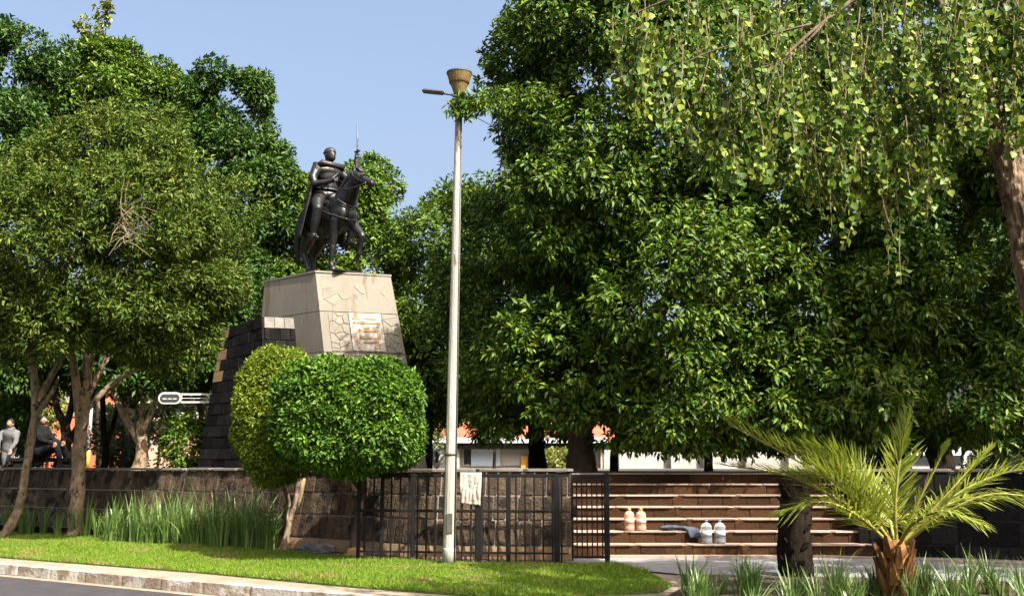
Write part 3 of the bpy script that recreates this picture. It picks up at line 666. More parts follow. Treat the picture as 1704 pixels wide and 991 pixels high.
bm = bmesh.new(); lathe(bm, [(.203, .355), (.212, .365), (.212, .385), (.19, .395), (.05, .4)], 24, tuple(ltop + ax * .28)); link('lid', bm_mesh(bm, 's'), head, 'led_grey')
bm = bmesh.new(); lathe(bm, [(.152, .195), (.162, .2), (.17, .222), (.166, .226)], 24, tuple(ltop + ax * .28)); link('rim_band', bm_mesh(bm, 's'), head, 'palm_base')
a0 = ltop + ax * .27
link('side_arm', tube_mesh([a0, a0 + Vector((-.3, -.05, .03))], [.022, .018], 8), lamp, 'led_grey')
bm = bmesh.new(); box(bm, (0, 0, 0), (.36, .15, .045)); bmesh.ops.bevel(bm, geom=list(bm.edges), offset=.018, segments=2, affect='EDGES'); me = bm_mesh(bm, 'led'); me.transform(Matrix.Translation(a0 + Vector((-.42, -.06, .045))) @ Matrix.Rotation(R(6), 4, 'Y')); link('side_lamp', me, lamp, 'led_grey')
w0 = ltop + Vector((.05, 0, .03)); wv = link('overhead_wire', tube_mesh([w0, w0 + Vector((.9, .6, -.3)), w0 + Vector((2.6, 2, -.5)), w0 + Vector((5, 5, -.3))], .006, 5), None, 'black_iron')
tag(wv, 'thin black wire running from the lamp post into the fig tree', 'wire')

# ================================================================== IRON FENCE
fa, fb = Vector((-2.45, 16.55, .16)), Vector((1.49, 16.02, .16)); fd = (fb - fa).normalized(); fn = Vector((-fd.y, fd.x, 0)); FL = (fb - fa).length; FH = 1.5 - .16
fence = thing('iron_railing', 'black iron railing of thin upright bars in front of the stone wall', 'railing', tuple(fa))
def fx(px):    # distance along the fence of a photo column
    k = (px - CX) / F; return (k * fa.y - fa.x) / (fd.x - k * fd.y)
def bar(name, par, s, z0, z1, wd, dp, off=0):
    c = fa + fd * s + fn * off + Z * ((z0 + z1) / 2 - .16); return block(name, par, 'black_iron', c, fd, fn, Z, (wd, dp, z1 - z0), .1)
def rail(par, s0, s1, z, h, dp=.03, off=0):
    c = fa + fd * (s0 + s1) / 2 + fn * off + Z * (z - .16); return block('rail', par, 'black_iron', c, fd, fn, Z, (s1 - s0, dp, h), .1)
g0 = fx(944)
for z, h in ((1.475, .05), (.93, .045), (.3, .03)): rail(fence, 0, g0, z, h)
for px, wd in ((640, .05), (690, .06), (798, .12), (846, .07), (925, .1)): bar('post', fence, fx(px), .15, 1.5, wd, .06)
bar('post', fence, .02, .15, 1.5, .05, .05)
s = .12
while s < g0 - .05:
    bar('bar', fence, s, .17, 1.46, .025, .025); s += .142
gate = thing('iron_gate', 'narrow black iron gate of close bars at the foot of the steps', 'gate', tuple(fa + fd * g0))
s1 = FL
bar('post', gate, s1 - .035, .15, 1.52, .085, .085); bar('frame_bar', gate, g0 + .06, .2, 1.46, .035, .035)
for z, h in ((1.47, .045), (.86, .03), (.25, .035)): rail(gate, g0 + .05, s1 - .05, z, h)
s = g0 + .13
while s < s1 - .09: bar('bar', gate, s, .24, 1.46, .02, .02); s += .078
bar('lock_box', gate, g0 + .1, .88, 1.02, .07, .05, -.03)
# towel on the railing
def draped(name, label, c, wd, ht, mat, cat, front, dz=.02, seed=0):
    nU, nV = 18, 26; V = []
    for j in range(nV):
        t = j / (nV - 1)
        for i in range(nU):
            s_ = i / (nU - 1) - .5; fold = .022 * math.sin(s_ * 17 + seed + t * 2.3) * min(1, t * 3) + .03 * noise.noise(Vector((s_ * 4, t * 3, seed)))
            dd = t * ht * 1.12 - .08; zz = -max(0, dd) * (1 + .06 * s_) if dd > 0 else 0.0; yy = -.028 if dd > 0 else -.028 - dd * .7
            V.append(c + fd * (s_ * wd * (1 - .06 * t + .02 * math.sin(t * 6))) + fn * (yy - abs(fold) * 1.2 * (dd > 0)) + Z * (zz + (.006 if dd <= 0 else 0)))
    me = mesh_py(name, V, [[j * nU + i, j * nU + i + 1, (j + 1) * nU + i + 1, (j + 1) * nU + i] for j in range(nV - 1) for i in range(nU - 1)], True)
    bm = bmesh.new(); bm.from_mesh(me); bmesh.ops.solidify(bm, geom=list(bm.faces), thickness=.006)
    return tag(link(name, bm_mesh(bm, name, True), None, mat), label, cat)
draped('hanging_cloth', 'crumpled white cloth hung over the top rail of the black railing', fa + fd * fx(785) + Z * 1.352, .34, .5, 'cloth_white', 'cloth', 1, seed=3)

# ================================================================== THINGS ON THE STEPS
def bottle(px, py, step, label, mat, sc=1.0, cap='cap_blue'):
    y = S0 + step * TREAD + .12; z = .165 + (step + 1) * RISE + .003 if step >= 0 else .2
    x = (px - CX) / F * y * 1.0
    t = thing('water_bottle', label, 'bottle', (x, y, z), 'large plastic bottles on the steps'); h = .36 * sc; r = .087 * sc
    bm = bmesh.new(); lathe(bm, [(r * .9, 0), (r, .015), (r, h * .2), (r * .94, h * .23), (r, h * .26), (r, h * .7), (r * .96, h * .76), (r * .78, h * .84), (r * .45, h * .89), (r * .28, h * .91), (r * .26, h * .97)], 20, (x, y, z)); link('body', bm_mesh(bm, 'b', True), t, mat)
    bm = bmesh.new(); lathe(bm, [(r * 1.012, h * .32), (r * 1.015, h * .56)], 20, (x, y, z)); link('label_band', bm_mesh(bm, 'b', True), t, 'label_white' if mat == 'clear_plastic' else 'facade_pink')
    bm = bmesh.new(); lathe(bm, [(r * .33, h * .94), (r * .33, h * 1.02), (r * .2, h * 1.03)], 14, (x, y, z)); link('cap', bm_mesh(bm, 'b', True), t, cap)
    if mat == 'orange_plastic':
        bm = bmesh.new(); tube(bm, [(x - r * .3, y, z + h * .88), (x - r * .5, y - .01, z + h * 1.0), (x + r * .2, y - .01, z + h * 1.04), (x + r * .4, y, z + h * .9)], .006, 6); link('handle', bm_mesh(bm, 'b', True), t, 'orange_plastic')
bottle(1043, 0, 1, 'orange tinted plastic water bottle on the second step beside the gate', 'orange_plastic', cap='orange_paint')
bottle(1062, 0, 1, 'orange tinted plastic water bottle on the step next to its twin, beside the dark jacket', 'orange_plastic', cap='orange_paint')
bottle(1168, 0, 0, 'clear plastic water bottle on the lower step beside the dark jacket', 'clear_plastic', 1.05)
bottle(1190, 0, 0, 'clear plastic water bottle with blue band on the lower step, on the palm side', 'clear_plastic', 1.05)
bm = bmesh.new(); jx = (1122 - CX) / F * (S0 + TREAD + .15); jz = .165 + 2 * RISE + .003; jy = S0 + TREAD + .14
for k in range(14): ell(bm, (jx + random.uniform(-.26, .2), jy + random.uniform(-.06, .04), jz + random.uniform(.02, .065)), (random.uniform(.06, .13), random.uniform(.04, .07), random.uniform(.018, .04)))
for k in range(5): limb(bm, [(jx + .1 + .035 * k, jy - .05, jz + .04, .03), (jx + .14 + .04 * k, jy - .17, jz + .02, .03), (jx + .18 + .04 * k, jy - .195, jz - .08 - .02 * random.random(), .025)])
tag(link('jacket', remeshed(bm, .014, 3), None, 'cloth_navy'), 'crumpled dark navy jacket lying over a step between the bottles', 'jacket')

# ================================================================== PEOPLE ON THE PLATFORM
def person(px, Y, label, body_pts, head, hair, mats, hair_long, rot=0):
    c = gz(px, Y, 1.55); cr, sr = math.cos(rot), math.sin(rot)
    def tw(p): return (p[0] * cr - p[1] * sr, p[0] * sr + p[1] * cr, *p[2:])
    body_pts = [[tw(p) for p in q] for q in body_pts]; head = tw(head); hair_long = (hair_long[0], [tw(q) for q in hair_long[1]])
    t = thing('person', label, 'person', tuple(c)); bm = bmesh.new()
    for pts in body_pts: limb(bm, [(c.x + p[0], c.y + p[1], c.z + p[2], p[3]) for p in pts])
    link('clothing', remeshed(bm, .018, 3), t, mats[0])
    bm = bmesh.new(); hx, hy, hz = c.x + head[0], c.y + head[1], c.z + head[2]
    ell(bm, (hx, hy, hz), (.078, .095, .115)); nx_, ny_ = tw((0, -.1)); ell(bm, (hx + nx_, hy + ny_, hz - .02), (.02, .02, .022)); limb(bm, [(hx, hy + .02, hz - .08, .05), (hx, hy + .04, hz - .2, .055)])
    for s_ in (-1, 1): ex_, ey_ = tw((s_ * .08, 0)); fx_, fy_ = tw((s_ * .033, -.088)); ell(bm, (hx + ex_, hy + ey_, hz - .01), (.015, .02, .03)); ell(bm, (hx + fx_, hy + fy_, hz + .01), (.016, .012, .008))
    for qi, q in enumerate(hair_long[1]):
        limb(bm, [(hx, hy + .04, hz - .2, .045)] + [(c.x + p[0], c.y + p[1], c.z + p[2], .034) for p in body_pts[3 + qi]] + [(c.x + q[0], c.y + q[1], c.z + q[2], .03)])
        q = [c.x + q[0], c.y + q[1], c.z + q[2]]; ell(bm, q, (.042, .032, .05))
        for f_ in range(4): limb(bm, [(q[0] - .03 + .02 * f_, q[1] - .02, q[2] - .03, .0105), (q[0] - .03 + .021 * f_, q[1] - .04, q[2] - .075, .0095), (q[0] - .028 + .02 * f_, q[1] - .025, q[2] - .1 + .006 * abs(f_ - 1), .009)])
        limb(bm, [(q[0] + .04, q[1], q[2] - .01, .012), (q[0] + .055, q[1] - .03, q[2] - .05, .01)])
    link('body', remeshed(bm, .01, 2), t, 'skin')
    bm = bmesh.new(); bx_, by_ = tw((0, 1)); ell(bm, (hx + bx_ * .02, hy + by_ * .02, hz + .03), (.094, .098, .108))
    if hair_long[0]: limb(bm, [(hx + bx_ * .05, hy + by_ * .05, hz, .09), (hx + bx_ * .08, hy + by_ * .08, hz - .15, .1), (hx + bx_ * .1, hy + by_ * .1, hz - .34, .07)])
    link('hair', remeshed(bm, .014, 2), t, 'hair')
    for s_ in (-1, 1):
        bm = bmesh.new(); f0 = body_pts[1 if s_ < 0 else 2][-1]; ell(bm, (c.x + f0[0], c.y + f0[1] - .06, c.z + .045), (.05, .12, .045)); link('shoe', remeshed(bm, .014, 2), t, 'cloth_black')
# dark figure sitting on a raised kerb with knees drawn up to the right
person(78, 25.6, 'long haired person in black sitting with knees drawn up by the leaning trunk',
       [[(0, .06, .42, .19), (0, .04, .62, .17), (0, .03, .82, .19), (0, .02, .93, .14)], [(-.08, 0, .4, .13), (.14, -.3, .62, .1), (.2, -.42, .32, .075), (.2, -.45, .08, .055)], [(.1, 0, .4, .13), (.34, -.26, .58, .1), (.46, -.36, .3, .075), (.46, -.4, .08, .055)],
        [(-.15, .02, .88, .08), (-.16, -.14, .7, .058), (.06, -.32, .62, .045)], [(.15, .02, .88, .08), (.24, -.12, .7, .058), (.3, -.32, .64, .045)]],
       (.0, 0, 1.18), None, ('cloth_black',), (True, [(.1, -.37, .6), (.33, -.37, .63)]), R(58))
person(22, 25.9, 'person in a grey hooded top bending forward beside the seated black figure',
       [[(-.02, .08, .5, .16), (0, .04, .68, .15), (.04, -.02, .86, .17), (.06, -.06, .94, .12)], [(-.08, .06, .48, .1), (-.07, .02, .26, .08), (-.07, .05, .06, .055)], [(.08, .06, .48, .1), (.09, -.02, .26, .08), (.09, .04, .06, .055)],
        [(-.16, 0, .88, .075), (-.2, -.12, .64, .06), (-.12, -.24, .5, .045)], [(.2, 0, .88, .075), (.24, -.12, .64, .06), (.2, -.24, .48, .045)]],
       (.07, -.12, 1.1), None, ('cloth_grey',), (False, [(-.1, -.28, .44), (.2, -.28, .42)]))
for px, Y in ((78, 25.75), (22, 26.1)):
    pass
bench = thing('stone_bench', 'low plain stone ledge under the seated person in black', 'ledge', tuple(gz(80, 25.8, 1.49)))
link('seat', box_mesh(tuple(gz(80, 25.85, 1.76)), (1.5, .42, .1), 0, .02), bench, 'basalt')
for dx in (-.5, .5): link('leg', box_mesh(tuple(gz(80, 25.85, 1.6) + Vector((dx, 0, 0))), (.3, .34, .22), 0, .02), bench, 'basalt')
#@@BACKGROUND
# ================================================================== BEHIND THE PLATFORM
def building(label, x0, x1, Y, z0, z1, mat, depth=6, windows=(), roof=None, wmat='window_glass', extra=None, cat='building'):
    """x0..x1 photo columns; windows = (px0, px1, py0, py1)"""
    a, b = gz(x0, Y), gz(x1, Y); t = thing('building', label, cat, ((a.x + b.x) / 2, Y, 0))
    link('wall', box_mesh(((a.x + b.x) / 2, Y + depth / 2, (z0 + z1) / 2), (b.x - a.x, depth, z1 - z0)), t, mat)
    for wi in windows:
        p, q = P(wi[0], wi[3], Y), P(wi[1], wi[2], Y); m = wi[4] if len(wi) > 4 else wmat
        f = link('window', box_mesh(((p.x + q.x) / 2, Y - .02, (p.z + q.z) / 2), (q.x - p.x + .12, .08, q.z - p.z + .12)), t, 'plaster_white')
        link('pane', box_mesh(((p.x + q.x) / 2, Y - .055, (p.z + q.z) / 2), (q.x - p.x, .03, q.z - p.z)), f, m)
    if roof:
        h = roof[1]; V = [(a.x - .3, Y - .4, z1), (b.x + .3, Y - .4, z1), (b.x + .3, Y + depth, z1 + h), (a.x - .3, Y + depth, z1 + h), (a.x - .3, Y - .4, z1 + .12), (b.x + .3, Y - .4, z1 + .12), (b.x + .3, Y + depth, z1 + h + .12), (a.x - .3, Y + depth, z1 + h + .12)]
        link('roof', mesh_py('roof', V, [[0, 1, 5, 4], [4, 5, 6, 7], [1, 2, 6, 5], [3, 0, 4, 7], [3, 2, 1, 0], [2, 3, 7, 6]]), t, roof[0])
    return t
def zat(py, Y): return P(852, py, Y).z
YB = 46.0
shop = building('white single storey shop with a red roof edge and blue grey panels', 690, 1012, YB, 1.0, zat(733, YB), 'plaster_white', 6,
    [(772, 783, 747, 772), (784, 832, 747, 774, 'panel_blue'), (836, 880, 748, 772, 'plaster_white'), (905, 950, 752, 775), (700, 716, 748, 772, 'plaster_grey')], ('roof_red', 1.0))
def shop_box(name, px0, px1, py0, py1, off, mat, d=.12, par=shop):
    p, q = P(px0, py1, YB), P(px1, py0, YB); return link(name, box_mesh(((p.x + q.x) / 2, YB - off, (p.z + q.z) / 2), (q.x - p.x, d, q.z - p.z)), par, mat)
shop_box('dark_band', 690, 1008, 738, 747, .3, 'window_glass', .5)
shop_box('fascia', 690, 1010, 728, 737, .45, 'white_paint', .6)
for px in (761, 885, 897, 955, 1003): shop_box('pier', px - 4, px + 4, 747, 790, .2, 'facade_beige', .3)
for px in (910, 921, 932, 943): shop_box('bar', px - 1, px + 1, 752, 776, .14, 'facade_beige', .05)
shop_box('door', 867, 879, 758, 780, .1, 'orange_paint', .1)
whitew = thing('boundary_wall', 'long white plastered boundary wall with square pillars beyond the steps', 'wall', tuple(gz(1110, 41, 0)))
a, b = gz(1004, 41, 0), gz(1330, 41, 0)
link('wall', box_mesh(((a.x + b.x) / 2, 41.2, 1.17), (b.x - a.x, .3, 1.93), 0), whitew, 'plaster_white')
for px in (1008, 1033, 1118, 1172, 1240, 1310): link('pillar', box_mesh(tuple(gz(px, 41, 1.3)), (.32, .5, 1.8), 0, .02), whitew, 'plaster_white'); 
link('base_band', box_mesh(((a.x + b.x) / 2, 40.98, 1.25), (b.x - a.x, .2, .35)), whitew, 'facade_beige')
building('pink and cream house glimpsed beyond the hedge', 232, 330, 50, 1.0, zat(700, 50), 'facade_pink', 6, [(242, 252, 715, 738), (268, 276, 712, 740), (300, 312, 712, 735)], ('facade_beige', .6))
building('narrow orange red house with a white base beyond the trees', 82, 140, 48, 1.0, zat(640, 48), 'facade_red', 6, [(104, 114, 655, 668, 'plaster_white'), (118, 126, 662, 690, 'facade_pink'), (92, 128, 762, 778, 'white_paint')], ('roof_red', .5))
building('far grey white apartment block behind the leaning trunk', 30, 95, 75, 0, zat(570, 75), 'plaster_grey', 8, [(36 + 14 * i, 44 + 14 * i, y_, y_ + 10) for i in range(4) for y_ in (585, 605, 625, 645)])
# bus on the far street
bus = thing('parked_bus', 'white bus with a red side stripe parked beyond the platform behind the palm', 'bus', tuple(gz(1560, 38, 0)))
def bus_box(name, px0, px1, z0, z1, y, d, mat, par=bus, bev=.0):
    p, q = gz(px0, 38), gz(px1, 38); return link(name, box_mesh(((p.x + q.x) / 2, y, (z0 + z1) / 2), (q.x - p.x, d, z1 - z0), 0, bev), par, mat)
bus_box('body', 1440, 1760, .35, 2.15, 39.3, 2.5, 'white_paint', bus, .1)
bus_box('stripe', 1440, 1760, 1.25, 1.5, 38.03, .03, 'red_paint')
for i in range(6): wn = bus_box('window', 1452 + i * 50, 1494 + i * 50, 1.62, 1.98, 38.03, .03, 'window_glass')
for px in (1480, 1700):
    bm = bmesh.new(); c = gz(px, 38.2, .5); tube(bm, [c, c + Vector((0, .3, 0))], .48, 20); wh = link('wheel', bm_mesh(bm, 'w', True), bus, 'rubber')
    bm = bmesh.new(); tube(bm, [c + Vector((0, -.02, 0)), c + Vector((0, .05, 0))], .24, 16); link('rim', bm_mesh(bm, 'w', True), wh, 'white_paint')
bus_box('roof_unit', 1500, 1600, 2.15, 2.38, 39.3, 1.8, 'white_paint', bus, .05)
# diamond traffic sign
sg = P(727, 761, 30); sign = thing('road_sign', 'white diamond road sign with a black figure behind the railing', 'sign', (sg.x, sg.y, 1.49))
def disc(name, pts, c, d, par, mat):
    m = len(pts); V = [(c.x + p[0], c.y, c.z + p[1]) for p in pts] + [(c.x + p[0], c.y - d, c.z + p[1]) for p in pts]
    return link(name, mesh_py(name, V, [list(range(m, 2 * m)), list(range(m))[::-1]] + [[k, (k + 1) % m, (k + 1) % m + m, k + m] for k in range(m)]), par, mat)
pl = disc('plate', [(0, -.36), (.24, 0), (0, .36), (-.24, 0)], sg, .02, sign, 'white_paint')
disc('symbol', [(-.05, -.12), (.03, -.15), (.06, -.02), (.07, .08), (0, .2), (-.06, .1), (-.04, 0)], sg + Vector((0, -.021, 0)), .004, pl, 'sign_dark')
link('post', tube_mesh([(sg.x, sg.y + .05, 1.4), (sg.x, sg.y + .05, sg.z + .3)], .03, 8), sign, 'black_iron')
# overhead oval sign on a white frame
og = P(297, 662, 26.2); osn = thing('overhead_sign', 'dark oval sign outlined in white on a white double rail', 'sign', (og.x, og.y, 1.49))
def stadium(w_, h_): 
    r_ = h_ / 2; return [((w_ / 2 - r_) + r_ * math.cos(a), r_ * math.sin(a)) for a in np.linspace(-math.pi / 2, math.pi / 2, 10)] + [(-(w_ / 2 - r_) + r_ * math.cos(a), r_ * math.sin(a)) for a in np.linspace(math.pi / 2, 3 * math.pi / 2, 10)]
oc = og + Vector((-.2, 0, 0)); fr = disc('frame', stadium(.6, .3), oc, .06, osn, 'white_paint'); disc('panel', stadium(.5, .2), oc + Vector((0, -.062, 0)), .01, fr, 'sign_dark')
for i in range(3): disc('lettering', [(-.05, -.012), (.05, -.012), (.05, .012), (-.05, .012)], oc + Vector((-.13 + .13 * i, -.074, -.02)), .003, fr, 'white_paint')
for dz in (-.1, .0, .1): link('rail', box_mesh((og.x + .46, og.y + .03, og.z + dz), (.86, .05, .045 if dz else .015)), osn, 'white_paint')
link('post', tube_mesh([(og.x + .8, og.y + .1, 1.4), (og.x + .8, og.y + .1, og.z + .2)], .04, 8), osn, 'lamp_dark')
# posts
for (px, Y, py, r_, m_, lab) in [(901, 36, 650, .09, 'plaster_grey', 'slim pale concrete utility pole in front of the red roofed shop'), (155, 33, 620, .05, 'white_paint', 'thin white pole with a yellow foot beside the mottled olive green tree trunk')]:
    t = thing('utility_pole', lab, 'pole', tuple(gz(px, Y, 1.4))); top = P(px, py, Y); c = gz(px, Y, 1.4)
    link('shaft', tube_mesh([c, (c.x, c.y, top.z)], r_, 10), t, m_)
    if m_ == 'white_paint': link('foot_band', tube_mesh([(c.x, c.y, 1.5), (c.x, c.y, 2.1)], r_ * 1.15, 10), t, 'yellow_paint')
    else: link('cap', tube_mesh([(c.x, c.y, top.z), (c.x, c.y, top.z + .1)], [r_ * 1.2, r_ * .7], 10), t, m_)
# two stones at the foot of the clipped bush
for (px, py, w_, lab) in [(525, 914, .36, 'low rough grey rock on the lawn edge between the two topiary trunks'), (612, 918, .2, 'small dark rock beside the root ball of the clipped bush')]:
    c = PZ(px, py + 6, .15); bm = bmesh.new(); bmesh.ops.create_icosphere(bm, subdivisions=3, radius=1)
    for v_ in bm.verts: v_.co = Vector((c.x + v_.co.x * w_, c.y + .05 + v_.co.y * w_ * .5, .14 + max(-.05, v_.co.z * w_ * .38 + .05))) + noise.noise_vector(v_.co * 2.4 + Vector((px, 0, 0))) * w_ * .18
    tag(link('rock', bm_mesh(bm, 'rock'), None, 'rock'), lab, 'rock')
#@@TREES
# ================================================================== TREES
def root(px, py, Y, z): c = gz(px, Y, z); return (c.x, c.y, z)
# --- big fig: trunk by the railing, crown filling the right half
fz = 1.4
fig_base = root(968, 0, 21.0, fz)
tree('fig_tree', 'huge dense dark green fig tree with forked trunk behind the iron gate', None, fig_base,
     [(*fig_base, .33)] + TP([(968, 760, 21, .27), (968, 715, 21, .24), (985, 660, 20.9, .21)]),
     [TP([(968, 735, 21, .2), (940, 690, 21, .15), (905, 640, 20.8, .1), (870, 540, 20.5, .06)]), TP([(985, 665, 21, .22), (1040, 600, 20.6, .17), (1120, 480, 20.2, .12), (1200, 300, 20, .07)]), TP([(970, 730, 20.9, .1), (990, 690, 20.6, .08), (1010, 640, 20.4, .05)]), TP([(985, 660, 20.9, .18), (1000, 500, 20.6, .12), (980, 300, 20.4, .07)])],
     'bark_mid', [E(1010, 120, 20.6, 190, 250, 2.6), E(990, 320, 20.3, 150, 220, 2.2), E(1130, 480, 19.9, 170, 240, 2.3), E(1150, 180, 20.2, 230, 260, 2.4), E(1110, 680, 19.8, 110, 72, 1.5), E(1260, 670, 20, 120, 80, 1.5), E(945, 600, 20.0, 105, 95, 1.4), E(860, 610, 21.5, 70, 90, 1.2)],
     'leaf_fig', .62, 560, 11500, 14, .2, .165, .066, .45, shell=(.5, 1.0), cut=lambda p: p[:, 2] > 1.9)
b2 = root(1480, 0, 22.5, fz)
tree('fig_tree', 'broad dark fig tree in deep shade behind the palm and the leaning trunk', None, b2,
     [(*b2, .4)] + TP([(1480, 740, 22.5, .3), (1470, 640, 22.4, .24), (1480, 500, 22.3, .15)]), [TP([(1472, 650, 22.4, .2), (1400, 520, 22, .13), (1330, 380, 21.6, .07)]), TP([(1475, 620, 22.4, .2), (1560, 480, 22, .13), (1640, 300, 21.8, .07)])],
     'bark_dark', [E(1320, 430, 20.6, 170, 300, 2.4), E(1500, 400, 20.6, 200, 340, 2.6), E(1660, 450, 20.6, 170, 300, 2.4), E(1380, 640, 20.2, 190, 110, 1.8), E(1600, 650, 20.2, 180, 105, 1.8), E(1800, 520, 20.6, 130, 260, 2.2), (9.8, 16.2, 9.4, 2.2, 1.6, 2.4), E(1400, 320, 21, 150, 150, 2), E(1560, 300, 21, 150, 150, 2), E(1300, 300, 21, 120, 150, 2), E(1480, 100, 21, 260, 200, 2.4), E(1680, 290, 21.2, 110, 150, 1.8), E(1500, 330, 21.6, 150, 120, 1.5)],  # the overhead lobe beyond the frame is added to shade the crown's right side
     'leaf_fig', .62, 760, 14000, 14, .2, .17, .068, .5, shell=(.5, 1.0), cut=lambda p: p[:, 2] > 1.95)
b3 = root(1560, 0, 28, fz)
tree('fig_tree', 'farther fig tree closing the gap behind the shaded fig and the poplar trunk', None, b3, [(*b3, .35)] + TP([(1560, 700, 28, .28), (1555, 500, 28, .2)]), [TP([(1556, 560, 28, .18), (1480, 420, 27.6, .08)]), TP([(1556, 540, 28, .18), (1640, 400, 27.6, .08)])],
     'bark_dark', [E(1440, 330, 28, 170, 170, 2.2), E(1620, 330, 28, 190, 190, 2.2), E(1540, 520, 28, 200, 160, 2.0)], 'leaf_dark', .8, 130, 3600, 13, .27, .24, .1, .4, shell=(.25, 1.0))
# sprig of the fig reaching across the lamp
sp = TP([(930, 150, 19.0, .025), (850, 162, 16.9, .016), (795, 172, 15.9, .01), (755, 180, 15.6, .004)])
t = bpy.data.objects['fig_tree']; p_, r_ = smooth_path(sp, 4); link('branch', tube_mesh(p_, r_, 6), t, 'bark_mid')
pts = np.array([list(a.lerp(b, random.random())) for a, b in zip(p_[:-1], p_[1:]) for _ in range(13)]) + rng.normal(0, .09, ((len(p_) - 1) * 13, 3))
link('foliage', sprays(pts, nrm(rng.normal(0, .4, pts.shape) + np.array([-.5, -.3, .3])), 9, .11, .13, .05, .5), t, 'leaf_fig')
# --- ficus trees behind the railing and the statue
def ficus(px, Y, label, trunk_px, env, leafm='leaf_ficus', n=2600, sub=.6, nsub=140, per=13, ln=.15, bark='bark_dark', tr=.2, group=None):
    b_ = root(trunk_px[0], 0, Y, 1.2); top = trunk_px[1:]
    return tree('ficus_tree', label, group, b_, [(*b_, tr * 1.2)] + TP([(trunk_px[0], 740, Y, tr), (*top[0], Y, tr * .8), (*top[1], Y, tr * .4)]),
         [TP([(*top[0], Y, tr * .6), (top[0][0] - 40, top[0][1] - 60, Y - .3, tr * .4), (top[0][0] - 70, top[0][1] - 140, Y - .3, tr * .2)]), TP([(*top[0], Y, tr * .6), (top[0][0] + 40, top[0][1] - 60, Y - .3, tr * .4), (top[0][0] + 70, top[0][1] - 140, Y - .3, tr * .2)])],
         bark, env, leafm, sub, nsub, int(n * 1.5), per, .21, ln, ln * .44, .3, shell=(.55, 1.0))
ficus(900, 25, 'rounded ficus tree with lumpy bright crown behind the lamp post', (893, (890, 690), (880, 560)), [E(850, 500, 24.6, 120, 190, 1.7), E(920, 620, 24.2, 75, 110, 1.3), E(880, 370, 24.8, 90, 90, 1.5)], n=2600)
ficus(730, 29, 'ficus tree with pale leaf edges directly behind the pedestal and lamp post', (708, (712, 690), (720, 560)), [E(730, 480, 29, 80, 160, 1.8), E(765, 600, 28.6, 70, 110, 1.5), E(700, 590, 29.2, 50, 110, 1.4), E(780, 400, 29.4, 70, 90, 1.6)], n=2500)
ficus(560, 35, 'ficus tree standing directly behind the bronze rider', (560, (560, 690), (560, 560)), [E(560, 400, 35, 90, 115, 2.2), E(490, 400, 35, 70, 140, 2.2), E(590, 500, 35, 85, 170, 2.0), E(600, 335, 35.2, 42, 60, 1.2)], n=2800, sub=.7, ln=.2)
ficus(390, 33, 'tall dark ficus tree with narrow rounded top between the olive green crown and the statue', (385, (385, 690), (385, 500)), [E(385, 190, 33, 66, 82, 1.7), E(400, 330, 33, 90, 140, 2.0), E(350, 300, 33, 80, 130, 2.0)], 'leaf_dark', n=2600, sub=.6, ln=.19)
ficus(210, 34, 'broad ficus tree with yellowing upper twigs rising over the olive green tree', (215, (215, 680), (210, 450)), [E(230, 190, 34, 80, 90, 2.0), E(170, 150, 33.8, 70, 95, 1.8), E(280, 240, 34, 60, 80, 1.6), E(130, 220, 33.6, 80, 110, 1.8)], 'leaf_ficus', n=2600, sub=.6, ln=.2)
ficus(40, 32, 'dark ficus tree at the road end of the wall beyond the leaning trunk', (-30, (-10, 680), (20, 420)), [E(30, 140, 32, 80, 105, 1.8), E(20, 260, 31.6, 100, 130, 2.0), E(-60, 240, 32, 100, 180, 2.0)], 'leaf_dark', n=2600, sub=.6, ln=.19)
# thin yellowing twigs on top of it
t = thing('poplar_sapling', 'thin yellow green poplar top poking above the ficus crowns', 'tree', root(165, 0, 34.5, 1.2))
tr_ = TP([(165, 778, 34.5, .12), (170, 300, 34.5, .08), (175, 100, 34.5, .03), (168, 20, 34.5, .012)]); p_, r_ = smooth_path(tr_, 5); link('trunk', tube_mesh(p_, r_, 8), t, 'twig')
pts, dirs = [], []
for (x0, y0, x1, y1) in [(172, 110, 140, 25), (175, 100, 160, 12), (172, 120, 195, 60), (176, 130, 212, 70), (178, 150, 205, 95), (170, 90, 128, 40), (175, 60, 180, 8), (180, 160, 225, 105), (190, 200, 245, 130), (165, 150, 120, 80)]:
    a, b = P(x0, y0, 34.5), P(x1, y1, 34.2); link('branch', tube_mesh([a, a.lerp(b, .5) + Z * .05, b], [.02, .014, .006], 5), t, 'twig')
    for k in range(16): q = a.lerp(b, random.uniform(.25, 1.02)); pts.append(list(q)); dirs.append([random.gauss(0, .5), random.gauss(-.3, .5), random.gauss(-.1, .4)])
link('crown', sprays(np.array(pts), nrm(np.array(dirs)), 8, .18, .18, .13, .5, 'heart'), t, 'leaf_yellow')
